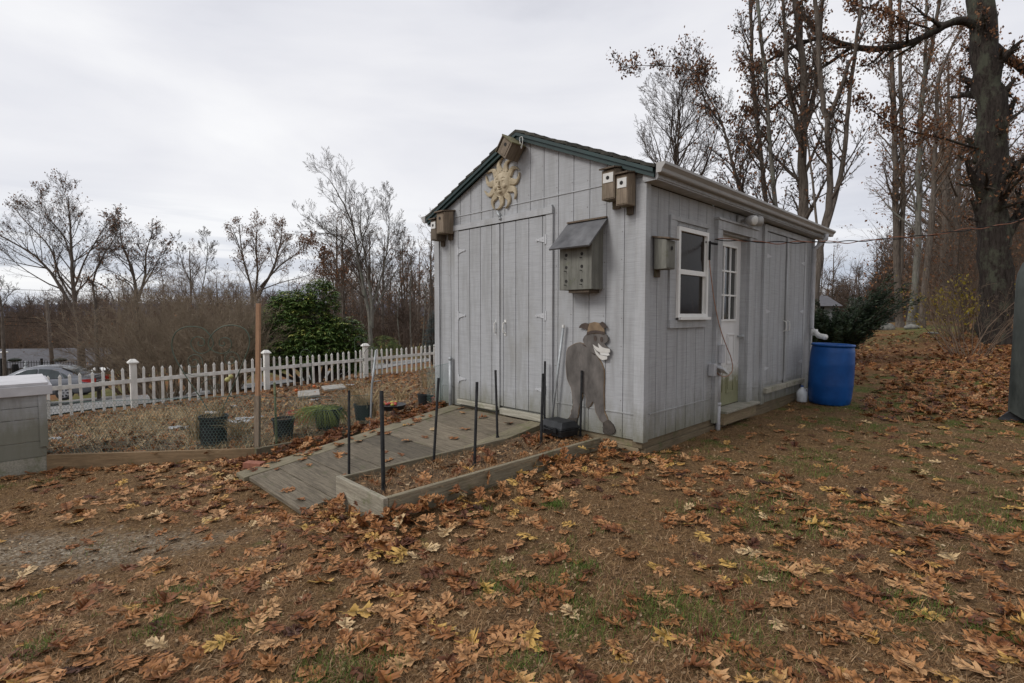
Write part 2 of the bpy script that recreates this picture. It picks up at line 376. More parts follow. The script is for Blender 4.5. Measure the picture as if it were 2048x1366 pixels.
def copy_tree(o, loc, rz, scale=1., label=None):
    c = clone(o); c.location = loc; c.rotation_euler = (0, 0, rz); c.scale = (scale,) * 3 if not isinstance(scale, tuple) else scale
    if label: c['label'] = label
    for ch in [x for x in COL.objects if x.parent == o]: clone(ch, c)
    return c

# ------------------------------------------------------------------ sky and light
w = bpy.data.worlds.new("World"); scene.world = w; w.use_nodes = True; nt = w.node_tree
bg = nt.nodes['Background']
SUN_EL, SUN_AZ = R(40), R(246)     # light from behind the camera on its left
sky = nt.nodes.new('ShaderNodeTexSky'); sky.sky_type = 'NISHITA'; sky.sun_disc = False; sky.sun_elevation = SUN_EL; sky.sun_rotation = SUN_AZ
skys = mix(nt, 1., sky.outputs[0], (.10, .10, .10), 'MULTIPLY')
tc = nt.nodes.new('ShaderNodeTexCoord'); sp = nt.nodes.new('ShaderNodeSeparateXYZ'); nt.links.new(tc.outputs['Generated'], sp.inputs[0])
zz = sp.outputs[2]
def snoise(scale, st, det, rough, loc=(0, 0, 0)):
    mp = nt.nodes.new('ShaderNodeMapping'); mp.inputs['Scale'].default_value = st; mp.inputs['Location'].default_value = loc
    nt.links.new(tc.outputs['Generated'], mp.inputs[0]); n = nt.nodes.new('ShaderNodeTexNoise'); n.inputs['Scale'].default_value = scale
    n.inputs['Detail'].default_value = det; n.inputs['Roughness'].default_value = rough; n.inputs['Distortion'].default_value = .3
    nt.links.new(mp.outputs[0], n.inputs['Vector']); return n.outputs['Fac']
cl = snoise(1.5, (1, 1, 3.2), 6, .5, (.3, .1, 0))
cc = ramp(nt, cl, [(.30, (.55, .56, .62)), (.44, (.72, .725, .77)), (.56, (.80, .80, .83)), (.70, (.89, .89, .90))])
lowc = ramp(nt, snoise(2.4, (1, 1, 11), 6, .55, (.2, .7, .4)), [(.38, (.33, .39, .50)), (.50, (.52, .56, .64)), (.57, (.86, .87, .89)), (.7, (.95, .95, .94))])
lm = ramp(nt, zz, [(.03, (1, 1, 1)), (.20, (0, 0, 0))])
cc = mix(nt, math_n(nt, 'MULTIPLY', lm, .75), cc, lowc)
boost = ramp(nt, zz, [(.55, (.545, .545, .545)), (.98, (.62, .62, .62))])       # an overcast dome is brightest overhead
boost = math_n(nt, 'MULTIPLY', boost, 1.9)
cc = mix(nt, 1., cc, boost, 'MULTIPLY')
cc = mix(nt, .06, cc, skys)
nt.links.new(cc, bg.inputs['Color']); bg.inputs['Strength'].default_value = 1.0
sl = bpy.data.lights.new("sun", 'SUN'); sl.energy = 1.5; sl.angle = R(20); sl.color = (1, .975, .94)
so = bpy.data.objects.new("sun", sl); COL.objects.link(so)
sd = Vector((math.sin(SUN_AZ) * math.cos(SUN_EL), math.cos(SUN_AZ) * math.cos(SUN_EL), math.sin(SUN_EL)))
so.rotation_euler = sd.to_track_quat('Z', 'Y').to_euler(); so.location = (-5, -5, 20)
scene.view_settings.view_transform = 'Standard'; scene.view_settings.look = 'None'; scene.view_settings.exposure = .12; scene.view_settings.gamma = 1
scene.cycles.max_bounces = 6; scene.cycles.transparent_max_bounces = 6

# ------------------------------------------------------------------ ground sheet
def build_ground():
    n = 340
    def ax(lo, hi, c0, k):
        a = np.linspace(-1, 1, n); s = np.sinh(a * k) / math.sinh(k)
        return c0 + np.where(s < 0, s * (c0 - lo), s * (hi - c0))
    xs = ax(-1500, 1500, 0, 7.6); ys = ax(-300, 2500, 4, 7.6)
    V = np.zeros((n * n, 3)); q = 0
    for j in range(n):
        for i in range(n):
            V[q] = (xs[i], ys[j], gh(xs[i], ys[j])); q += 1
    I = np.arange(n * n).reshape(n, n)
    F = np.stack([I[:-1, :-1], I[:-1, 1:], I[1:, 1:], I[1:, :-1]], -1).reshape(-1, 4)
    return tag(npmesh('ground', V, F, m_ground, smooth=True), kind='structure')
build_ground()
def strip_sheet(name, left, right, mat, lift=.03, n=40):
    """a sheet between two ground polylines (world xy), following the ground."""
    mb = MB(); L = []
    for a in range(n + 1):
        t = a / n * (len(left) - 1); i = min(int(t), len(left) - 2); f = t - i
        p = [left[i][k] * (1 - f) + left[i + 1][k] * f for k in (0, 1)]; q = [right[i][k] * (1 - f) + right[i + 1][k] * f for k in (0, 1)]
        for s in range(7):
            u = s / 6; x = p[0] * (1 - u) + q[0] * u; y = p[1] * (1 - u) + q[1] * u; L.append((x, y, gh(x, y) + lift))
    mb.add(L, [(a * 7 + s, a * 7 + s + 1, (a + 1) * 7 + s + 1, (a + 1) * 7 + s) for a in range(n) for s in range(6)])
    return tag(mb.build(name, mat, smooth=True), kind='structure')
# driveway beyond the picket fence: runs parallel to it, then bends away
strip_sheet('driveway', [W(-40, 11.6)[:2], W(-6, 11.7)[:2], W(-2, 12)[:2], W(4, 14.5)[:2], W(12, 19)[:2], W(40, 27)[:2]],
            [W(-40, 31)[:2], W(-6, 31)[:2], W(-.5, 29)[:2], W(3.5, 18.6)[:2], W(12, 22.5)[:2], W(40, 33)[:2]], m_gravel, .03, 60)

# ------------------------------------------------------------------ shed
SW, SL, GR = 3.26, 5.15, .21
SLP = .425
def gable(y): return 3.37 - SLP * abs(y - SW / 2)
shed = lthing('shed', 'grey painted garden shed with green roof edge and double doors', 'shed', 0, 0, 0)
def siding(axis, a0, a1, zfun0, zfun1, holes, plane, sgn, backing=True):
    """vertical grooved boards. axis 'y': front wall at x=plane; axis 'x': side wall at y=plane."""
    mb = MB(); k0 = math.floor(a0 / GR) - 1
    for k in range(k0, int(a1 / GR) + 2):
        s0 = max(a0, k * GR + .0045 + .005); s1 = min(a1, (k + 1) * GR - .0045 + .005)
        if s1 - s0 < .004: continue
        cuts = sorted({s0, s1} | {h[i] for h in holes for i in (0, 1) if s0 < h[i] < s1})
        for c0, c1 in zip(cuts, cuts[1:]):
            mid = (c0 + c1) / 2; segs = [(None, None)]
            zb, zt0, zt1 = zfun0, zfun1(c0), zfun1(c1)
            spans = [(zb, 99)]
            for h in holes:
                if h[0] < mid < h[1]:
                    ns = []
                    for a, b_ in spans:
                        if h[2] > a: ns.append((a, min(b_, h[2])))
                        if h[3] < b_: ns.append((max(a, h[3]), b_))
                    spans = ns
            out = []
            for a, b_ in spans:          # horizontal sheet joints
                for j0, j1 in ((-1, .385), (.393, 2.645), (2.653, 99)):
                    lo, hi = max(a, j0), min(b_, j1)
                    if hi - lo > .01: out.append((lo, hi))
            for a, b_ in out:
                t0, t1 = min(b_, zt0), min(b_, zt1)
                if max(t0, t1) - a < .005: continue
                t0 = max(t0, a + .001); t1 = max(t1, a + .001); d0, d1 = plane, plane + sgn * .0122
                if axis == 'y': mb.hexa([(d0, c0, a), (d1, c0, a), (d1, c1, a), (d0, c1, a), (d0, c0, t0), (d1, c0, t0), (d1, c1, t1), (d0, c1, t1)])
                else: mb.hexa([(c0, d0, a), (c1, d0, a), (c1, d1, a), (c0, d1, a), (c0, d0, t0), (c1, d0, t1), (c1, d1, t1), (c0, d1, t0)])
    return mb
DY0, DY1, DZ0, DZ1 = 1.215, 2.755, .235, 2.47
fr = siding('y', .0, SW, .14, gable, [(DY0, DY1, .0, DZ1)], 0, -1)
fr.prism_yz([(0.0, .141), (SW, .141), (SW, gable(SW)), (SW / 2, 3.365), (0, gable(0))], -.0045, .06)
for ky in range(1, 16):
    yk = ky * GR + .03
    if yk > SW - .05: continue
    for kz in range(12):
        zk = .22 + kz * .28 + rnd.uniform(-.02, .02)
        if zk < gable(yk) - .1 and not (DY0 < yk < DY1 and zk < DZ1): fr.tube([(-.012, yk + rnd.uniform(-.006, .006), zk), (-.0135, yk, zk)], .0045, 6, 1)
fr.build('front_wall', [m_siding, m_boxdark], shed)
for (a, b_, z_) in ((0.08, DY0 - .105, .384), (DY1 + .08, SW - .08, .384), (.08, SW - .08, 2.644)): MB().box(-.020, 0, a, b_, z_, z_ + .010).build('flashing', m_trim, shed)
WIN = (.565, 1.245, 1.325, 2.255); DR = (1.60, 2.42, .238, 2.31)
rs = siding('x', 0.0, SL, .14, lambda a: 2.58, [(WIN[0] - .02, WIN[1] + .02, WIN[2] - .02, WIN[3] + .02), (DR[0], DR[1], .05, DR[3] + .02), (3.02, 4.66, .33, 2.50)], 0, -1)
for (x0, x1, z0, z1) in ((0, DR[0], .14, 2.58), (DR[1], SL, .14, 2.58), (DR[0], DR[1], DR[3], 2.58)): rs.box(x0, x1, -.0045, .05, z0 + .001, z1 - .001)
rs.build('right_wall', m_siding, shed)
siding('x', 0.0, SL, .14, lambda a: 2.58, [], SW, 1).box(0, SL, SW - .05, SW - .001, .14, 2.58).build('left_wall', m_siding, shed)
MB().prism_yz([(0.0, .14), (SW, .14), (SW, gable(SW)), (SW / 2, 3.37), (0, gable(0))], SL - .06, SL).build('back_wall', m_siding, shed)
MB().box(0.06, 1.4, .05, SW - .05, .12, .16).build('floor_slab', m_dark, shed)
# lower flashing on the right wall
MB().box(.1, 1.42, -.020, 0, .384, .394).build('flashing', m_trim, shed); MB().box(2.70, 2.92, -.020, 0, .384, .394).build('flashing', m_trim, shed)
# corner boards
MB().box(-.034, -.0125, -.032, .078, .13, 2.585).box(-.0125, .05, -.032, -.0125, .13, 2.60).build('corner_board', m_trim, shed)
MB().box(-.034, -.0125, SW - .075, SW + .032, .13, 2.585).box(-.0125, .05, SW + .0125, SW + .032, .13, 2.60).build('corner_board', m_trim, shed)
MB().box(SL - .06, SL + .02, -.034, -.0125, .14, 2.60).build('corner_board', m_trim, shed)
# roof: shingles, rake boards, eaves
OV = .15; RIDGE = 3.465
def rz_(y): return RIDGE - abs(y - SW / 2) * SLP
rf = MB()
for side_ in (-1, 1):
    nsl = 12; ye = -OV if side_ < 0 else SW + OV; yr = SW / 2
    for k in range(nsl):
        a = yr + (ye - yr) * k / nsl; b_ = yr + (ye - yr) * (k + 1) / nsl
        for q in range(26):
            x0 = -.10 + q * (SL + .22) / 26; x1 = x0 + (SL + .22) / 26 - .004; j = rnd.uniform(-.004, .007)
            za, zb = rz_(a), rz_(b_); 
            rf.hexa([(x0, a, za - .028), (x1, a, za - .028), (x1, b_, zb - .016), (x0, b_, zb - .016), (x0 + rnd.uniform(-.006, .004) * (q == 0), a, za + j), (x1, a, za + j), (x1, b_, zb + .014 + j), (x0, b_, zb + .014 + j)])
roof = rf.build('roof', m_shingle, shed)
rk = MB()
for side_ in (-1, 1):
    ye = -OV + .02 if side_ < 0 else SW + OV - .02; yr = SW / 2
    for (x0, x1, o0, o1) in ((-.075, -.05, -.108, -.030), (-.096, -.076, -.064, -.028)):
        rk.hexa([(x0, yr, RIDGE + o0), (x1, yr, RIDGE + o0), (x1, ye, rz_(ye) + o0), (x0, ye, rz_(ye) + o0), (x0, yr, RIDGE + o1), (x1, yr, RIDGE + o1), (x1, ye, rz_(ye) + o1), (x0, ye, rz_(ye) + o1)])
rk.build('rake_board', m_green, shed)
sf = MB()
for side_ in (-1, 1):
    ye = -OV if side_ < 0 else SW + OV; yw = 0 if side_ < 0 else SW
    sf.box(-.05, SL + .1, min(ye, yw) + (.0 if side_ < 0 else .013), max(ye, yw) - (.013 if side_ < 0 else .0), 2.590, 2.602)
    sf.box(-.05, SL + .1, ye - .01 if side_ < 0 else ye - .01, ye + .012, 2.603, 2.72)
    # boxed eave end
    sf.prism_yz([(yw, 2.604), (ye, 2.604), (ye, rz_(ye) - .03), (yw, rz_(yw) - .03)], -.048, -.03)
sf.build('eave', m_trim, shed)
def gutter(ysign, y0, name='gutter'):
    prof = [(a_ * .85, b_ * .78 + .012) for a_, b_ in [(0, .115), (0, 0), (.055, 0), (.062, .012), (.070, .045), (.095, .075), (.105, .085), (.105, .115), (.097, .115), (.097, .09), (.06, .05), (.05, .008), (.006, .008), (.006, .115)]]
    mb = MB(); n = len(prof); xs = [-.09 + (SL + .42) * i / 10 for i in range(11)]
    for x in xs: mb.v += [(x, y0 + ysign * p[0], 2.628 + p[1]) for p in prof]
    for i in range(10):
        for j in range(n): mb.f.append((i * n + j, i * n + (j + 1) % n, (i + 1) * n + (j + 1) % n, (i + 1) * n + j)); mb.mi.append(0)
    mb.f += [tuple(range(n)), tuple(range(10 * n, 11 * n))]; mb.mi += [0, 0]
    for xe in (-.09, xs[-1]): mb.prism_yz([(y0 + ysign * p[0], 2.628 + p[1]) for p in prof[:8]], xe - .001, xe + .002)
    return mb.build(name, m_gutter, shed)
gutter(-1, -OV - .012); gutter(1, SW + OV + .012)
# foundation beams
MB().box(.03, 1.9, -.02, .10, -.06, .062).box(1.95, SL, -.015, .10, -.04, .066).box(.0, SL, .0, .11, .066, .137).build('foundation_beam', m_found, shed)
MB().box(.0, .13, .04, SW, -.25, .062).box(.012, .13, .03, SW, .066, .137).build('foundation_beam', m_foundy, shed)
# double doors (front)
def hexhinge(mb, y, z, s, L=.19):
    mb.box(-.0455, -.040, min(y - s * .005, y - s * .028), max(y - s * .005, y - s * .028), z - .052, z + .052)
    pts = [(y, z + .034), (y + s * L * .55, z + .010), (y + s * L * .62, z + .018), (y + s * L * .74, z), (y + s * L * .62, z - .018), (y + s * L * .55, z - .010), (y, z - .034)]
    mb.prism_yz(pts, -.046, -.041); mb.tube([(-.046, y, z - .055), (-.046, y, z + .055)], .006, 6)
    for q in (.15, .38, .6): mb.tube([(-.046, y + s * L * q, z), (-.050, y + s * L * q, z)], .005, 6)
MID = 1.955
for (y0, y1, hy, s) in ((MID + .012, DY1 - .004, DY1 - .012, -1), (DY0 + .004, MID - .006, DY0 + .012, 1)):
    mb = MB(); ys = [y0] + [k * GR + .005 for k in range(0, 20) if y0 + .02 < k * GR + .005 < y1 - .02] + [y1]
    for a, b_ in zip(ys, ys[1:]): mb.box(-.036, -.020, a + (.005 if a != y0 else 0), b_ - (.005 if b_ != y1 else 0), DZ0 + .01, DZ1 - .022)
    mb.box(-.026, -.005, y0, y1, DZ0 + .01, DZ1 - .022)
    d = mb.build('door', m_siding, shed)
    hb = MB()
    for z in (2.19, 1.345, .51): hexhinge(hb, hy, z, s)
    hb.build('hinge', m_hinge, d)
    yh = MID + .06 if s < 0 else MID - .095
    hn = MB(); hn.tube([(-.036, yh, 1.27), (-.075, yh, 1.255), (-.080, yh, 1.20), (-.075, yh, 1.145), (-.036, yh, 1.13)], .008, 8)
    hn.box(-.041, -.037, yh - .018, yh + .018, 1.255, 1.295).box(-.041, -.037, yh - .018, yh + .018, 1.105, 1.145); hn.build('handle', m_ply, d, smooth=False)
MB().box(-.052, -.037, MID - .004, MID + .06, DZ0 - .04, DZ1 - .03).build('door_batten', m_trim, shed)
MB().box(-.040, -.0125, DY0 - .10, DY0 - .002, .20, DZ1 - .012).build('door_jamb', m_trim, shed); MB().box(-.040, -.0125, DY1 + .002, DY1 + .075, .20, DZ1 - .012).build('door_jamb', m_trim, shed)
MB().box(-.050, -.0125, DY0 - .10, DY1 + .13, DZ1 - .01, DZ1 + .062).box(-.042, -.0125, 1.13, 1.20, DZ1 + .063, DZ1 + .085).build('door_header', m_trim, shed)
MB().box(-.02, .0, DY0, DY1, DZ1 - .021, DZ1 - .0105).build('door_gap', m_dark, shed)
MB().box(-.075, -.012, MID + .02, DY1 + .0, .175, .238).box(-.07, -.012, DY0 - .005, MID - .02, .145, .222).build('threshold', m_sill, shed, bevel=.006)
# window (right wall)
x0, x1, z0, z1 = WIN; wt = MB()
wt.box(x0 - .13, x0 - .002, -.030, -.0125, z0 - .10, z1 + .055).box(x1 + .002, x1 + .045, -.030, -.0125, z0 - .02, z1 + .03)
wt.box(x0 - .131, x1 + .046, -.034, -.0125, z1 + .056, z1 + .10).box(x0 - .131, x1 + .0, -.040, -.0125, z0 - .105, z0 - .022); wt.build('window_trim', m_trim, shed)
win = MB(); fw = .042
win.box(x0, x0 + fw, -.055, .02, z0, z1).box(x1 - fw, x1, -.055, .02, z0, z1).box(x0 + fw, x1 - fw, -.055, .02, z1 - fw, z1).box(x0 + fw, x1 - fw, -.055, .02, z0, z0 + fw)
win.box(x0 + fw, x1 - fw, -.045, .02, 1.775, 1.825).box(x0 + .01, x1 + .02, -.085, -.056, z0 - .022, z0 + .008)
for (a, b_, yy) in ((z0 + fw, 1.775, -.020), (1.825, z1 - fw, -.035)):
    win.box(x0 + fw, x0 + fw + .018, yy, yy + .02, a, b_).box(x1 - fw - .018, x1 - fw, yy, yy + .02, a, b_)
wo = win.build('window_frame', m_white, shed)
MB().box(x0 + fw, x1 - fw, -.012, -.006, z0 + fw, 1.775).build('window_pane', m_glass, wo)
MB().box(x0 + fw, x1 - fw, -.026, -.020, 1.825, z1 - fw).build('window_pane', m_glass, wo)
# entry door, recessed behind its casing
x0, x1, z0, z1 = DR; dd = MB(); G0, G1, GZ0, GZ1 = x0 + .12, x1 - .17, 1.30, 2.18
yd = .055
dd.box(x0 + .03, G0, yd, yd + .04, z0, z1).box(G1, x1 - .02, yd, yd + .04, z0, z1).box(G0, G1, yd, yd + .04, z0, GZ0).box(G0, G1, yd, yd + .04, GZ1, z1)
for (a, b_) in ((x0 + .11, x0 + .32), (x0 + .42, x0 + .64)):
    for (c0, c1) in ((.74, 1.12), (.38, .66)):
        for q in ((a, b_, c0, c0 + .02), (a, b_, c1 - .02, c1), (a, a + .02, c0 + .02, c1 - .02), (b_ - .02, b_, c0 + .02, c1 - .02)): dd.box(q[0], q[1], yd - .010, yd, q[2], q[3])
        dd.box(a + .05, b_ - .05, yd - .006, yd, c0 + .05, c1 - .05)
edoor = dd.build('entry_door', m_doorwhite, shed)
mu = MB(); mu.box(G0 - .02, G1 + .02, yd - .012, yd, GZ0 - .025, GZ0 - .001).box(G0 - .02, G1 + .02, yd - .012, yd, GZ1 + .001, GZ1 + .025).box(G0 - .022, G0 - .001, yd - .012, yd, GZ0, GZ1).box(G1 + .001, G1 + .022, yd - .012, yd, GZ0, GZ1)
for k in (1, 2):
    xk = G0 + (G1 - G0) * k / 3; zk = GZ0 + (GZ1 - GZ0) * k / 3
    mu.box(xk - .011, xk + .011, yd - .008, yd + .008, GZ0, GZ1).box(G0, G1, yd - .006, yd + .006, zk - .010, zk + .010)
mu.build('muntin', m_white, edoor); MB().box(G0, G1, yd + .014, yd + .02, GZ0, GZ1).build('door_pane', m_glass2, edoor)
MB().tube([(x1 - .08, yd, 1.08), (x1 - .08, yd - .05, 1.08)], .012, 8).ell((x1 - .08, yd - .065, 1.08), (.026, .022, .026)).build('door_knob', m_galv, edoor, smooth=True)
cs = MB()
cs.box(x0 - .13, x0 - .0, -.055, -.0125, .10, z1 + .02).box(x1 + .0, x1 + .12, -.050, -.0125, .14, z1 + .02).box(x1 + .121, x1 + .22, -.030, -.0125, .14, z1 + .02)
cs.box(x0 - .135, x1 + .225, -.060, -.0125, z1 + .021, z1 + .125).box(x0 - .15, x1 + .25, -.075, -.0125, z1 + .126, z1 + .15)
cs.box(x0, x0 + .03, -.012, .10, .22, z1 + .02).box(x1 - .02, x1, -.012, .10, .22, z1 + .02).box(x0 + .03, x1 - .02, -.012, .10, z1, z1 + .02)
cs.build('door_casing', m_trim, shed)
MB().box(x0 - .01, x1 + .20, -.15, .05, .205, .232).build('door_sill', m_sill, shed, bevel=.004)
MB().box(x0 + .0, x1 + .16, -.11, -.02, .065, .203).build('door_step', m_found, shed, bevel=.004)
# side double doors
for (a, b_) in ((3.04, 3.815), (3.845, 4.64)):
    mb = MB(); xsn = [a] + [k * GR + .005 for k in range(0, 30) if a + .03 < k * GR + .005 < b_ - .03] + [b_]
    for p, q in zip(xsn, xsn[1:]): mb.box(p + (.004 if p != a else 0), q - (.004 if q != b_ else 0), -.034, -.018, .40, 2.47)
    mb.box(a, b_, -.022, -.002, .34, 2.47); d = mb.build('side_door', m_siding, shed)
    hb = MB(); xe, s = (a, 1) if a < 3.5 else (b_, -1)
    for z in (2.15, 1.4, .62):
        hb.hexa([(xe, -.040, z - .03), (xe, -.035, z - .03), (xe + s * .16, -.035, z - .006), (xe + s * .16, -.040, z - .006), (xe, -.040, z + .03), (xe, -.035, z + .03), (xe + s * .16, -.035, z + .006), (xe + s * .16, -.040, z + .006)])
    hb.build('hinge', m_hinge, d)
    xh = 3.76 if s > 0 else 3.90
    MB().tube([(xh, -.035, 1.27), (xh, -.072, 1.25), (xh, -.078, 1.19), (xh, -.072, 1.13), (xh, -.035, 1.11)], .008, 8).build('handle', m_ply, d)
MB().box(2.93, 3.03, -.045, -.0125, .14, 2.56).box(4.65, 4.74, -.040, -.0125, .14, 2.56).box(3.031, 4.649, -.042, -.0125, 2.485, 2.56).box(3.80, 3.86, -.055, -.041, .36, 2.47).build('side_door_trim', m_trim, shed)
MB().box(3.0, 3.80, -.09, -.0125, .285, .355).box(3.86, 4.66, -.088, -.0125, .285, .352).build('threshold', m_sill, shed, bevel=.005)
# downspout, flood light, electrics
ds = MB(); ds.tube([(5.0, -.235, 2.63), (5.0, -.235, 2.56), (4.98, -.075, 2.40), (4.98, -.07, 1.15), (4.98, -.12, 1.05)], .036, 8).build('downspout', m_dspout, shed, smooth=True)
MB().tube([(4.98, -.11, 1.09), (4.90, -.20, 1.02), (4.80, -.32, 1.005)], [.040, .042, .045], 10).tube([(4.98, -.11, 1.12), (4.98, -.11, 1.02)], .052, 10).build('diverter', m_white, shed, smooth=True)
fl = MB(); fl.box(2.06, 2.18, -.05, -.013, 2.44, 2.56).tube([(2.12, -.05, 2.5), (2.12, -.10, 2.5)], .02, 8)
for (cx, dxx) in ((2.10, -.10), (2.27, .10)):
    base = Vector((cx, -.11, 2.50)); dr = Vector((dxx - .25, -1, -.25)).normalized() if cx < 2.2 else Vector((.9, -.55, .10)).normalized()
    fl.tube([base, base + dr * .05, base + dr * .13], [.028, .055, .068], 14)
flo = fl.build('flood_light', m_gutter, shed, smooth=True)
lens = MB()
base = Vector((2.10, -.11, 2.50)); dr = Vector((-.35, -1, -.25)).normalized(); lens.tube([base + dr * .1302, base + dr * .142], [.058, .045], 14)
lens.build('lens', m_ply, flo, smooth=True)

# ------------------------------------------------------------------ things on the shed
def birdhouse(label, lx, ly, z, w, d, h, rz=0., plate=True, roofdz=.03, mat=None, hole=.019, group='small nest boxes on the shed', peg=True):
    """box whose front faces local -x; origin at centre of the back, mid height."""
    t = lthing('birdhouse', label, 'birdhouse', lx, ly, z, rz, group)
    mt = mat or m_boxwood
    mb = MB(); hw, hh = w / 2, h / 2
    mb.hexa([(-d, -hw, -hh), (-.02, -hw, -hh), (-.02, hw, -hh), (-d, hw, -hh), (-d, -hw, hh), (-.02, -hw, hh + roofdz), (-.02, hw, hh + roofdz), (-d, hw, hh)])
    mb.box(-d - .006, -d - .0005, -hw + .008, hw - .008, -hh + .01, hh - .01); mb.build('body', mt, t, bevel=.003)
    MB().box(-.018, 0, -hw * .55, hw * .55, -hh - .07, hh + .05).build('back_board', m_boxdark, t)
    MB().hexa([(-d - .035, -hw - .012, hh + .002), (-.0, -hw - .012, hh + roofdz + .004), (-.0, hw + .012, hh + roofdz + .004), (-d - .035, hw + .012, hh + .002), (-d - .035, -hw - .012, hh + .018), (-.0, -hw - .012, hh + roofdz + .02), (-.0, hw + .012, hh + roofdz + .02), (-d - .035, hw + .012, hh + .018)]).build('roof', m_boxdark, t, bevel=.002)
    zc = hh * .45
    if plate: MB().box(-d - .012, -d - .0065, -hw * .82, hw * .72, zc - .045, zc + .045).build('hole_plate', m_ply, t)
    MB().tube([(-d - .0125, 0, zc), (-d - .0140, 0, zc)], hole, 14).build('entrance_hole', m_dark, t)
    return t
birdhouse('weathered nest box with white hole plate, left one of the pair under the right eave', -.02, .300, 2.60, .15, .15, .28)
birdhouse('weathered nest box with white hole plate, right one of the pair, nearest the shed corner', -.02, .145, 2.525, .13, .15, .28)
birdhouse('small nest box with white hole plate, at the outer end of the left eave', -.02, 3.10, 2.49, .13, .16, .27)
birdhouse('bare brown nest box with stick in its hole, right beside the smaller left eave box', -.02, 2.925, 2.56, .16, .18, .27, plate=False)
bh = birdhouse('grey nest box on the right wall between shed corner and window', .185, -.02, 1.925, .16, .15, .27, rz=R(90), plate=False, mat=m_greywood, group='small nest boxes on the shed')
# tilted birdhouse at the peak
t = thing('birdhouse', 'tilted wooden birdhouse with mossy lid hanging at the gable peak', 'birdhouse', W(-.04, 1.66, 3.245), 0, 'small nest boxes on the shed')
t.rotation_euler = (Matrix.Rotation(TH, 3, 'Z') @ Matrix.Rotation(R(38), 3, 'X')).to_euler()
MB().box(-.20, 0, -.085, .085, -.10, .09).box(-.206, -.2005, -.06, .06, -.08, .075).build('body', m_boxwood, t, bevel=.003)
MB().box(-.225, .0, -.105, .10, .0915, .106).build('roof', wood_mat("mossy lid", (.10, .09, .05), (.27, .24, .13), 0, moss=.9), t, bevel=.002)
MB().box(-.215, .0, .0865, .100, -.105, .0905).build('side_board', m_boxdark, t)
MB().tube([(-.207, 0, .03), (-.2085, 0, .03)], .021, 14).build('entrance_hole', m_dark, t)
# larger six-hole birdhouse
t = lthing('birdhouse', 'large grey six hole birdhouse with sloping slate roof on the front wall', 'birdhouse', -.013, .67, 1.85, 0)
MB().hexa([(-.19, -.205, -.24), (0, -.205, -.24), (0, .205, -.24), (-.19, .205, -.24), (-.19, -.205, .215), (0, -.205, .42), (0, .205, .42), (-.19, .205, .215)]).build('body', m_greywood, t, bevel=.003)
MB().hexa([(-.30, -.26, .165), (.0, -.26, .455), (.0, .25, .455), (-.30, .25, .165), (-.31, -.26, .178), (-.01, -.26, .468), (-.01, .25, .468), (-.31, .25, .178)]).build('roof', m_slate, t)
MB().box(-.03, .0, -.255, .245, .470, .486).build('ridge_board', m_boxdark, t); MB().box(-.17, .0, -.16, .10, -.27, -.242).build('bottom_rail', m_boxdark, t)
for yy in (-.085, .115):
    for zz2 in (.115, -.01, -.15):
        MB().tube([(-.1905, yy, zz2), (-.1925, yy, zz2)], .017, 12).tube([(-.19, yy, zz2 - .04), (-.225, yy, zz2 - .04)], .004, 6).build('entrance_hole', m_dark, t)
# sun plaque
t = lthing('sun_plaque', 'cream sun plaque with closed eyes and curling rays under the gable', 'wall plaque', -.016, 1.925, 2.915)
fc = MB(); n = 36
prof = [(.158, 0), (.158, .02), (.148, .028), (.142, .022), (.135, .028), (.11, .044), (.07, .055), (.03, .060), (.001, .062)]
fc.lathe(prof, 0, 0, n, 0, Matrix.Rotation(R(-90), 4, 'Y'))
for s in (-1, 1):
    fc.ell((-.046, s * .048, .030), (.020, .026, .016)); fc.ell((-.040, s * .072, -.035), (.026, .034, .034))
    fc.tube([(-.052, s * .022, .056), (-.054, s * .05, .070), (-.042, s * .080, .058)], .006, 6)
fc.ell((-.066, 0, -.005), (.022, .014, .040)); fc.ell((-.066, 0, -.034), (.022, .022, .014)); fc.ell((-.055, 0, -.095), (.018, .032, .020))
fc.tube([(-.056, .034, -.058), (-.062, .012, -.066), (-.063, -.012, -.066), (-.056, -.034, -.058)], .005, 6); fc.build('face', m_sun, t, smooth=True)
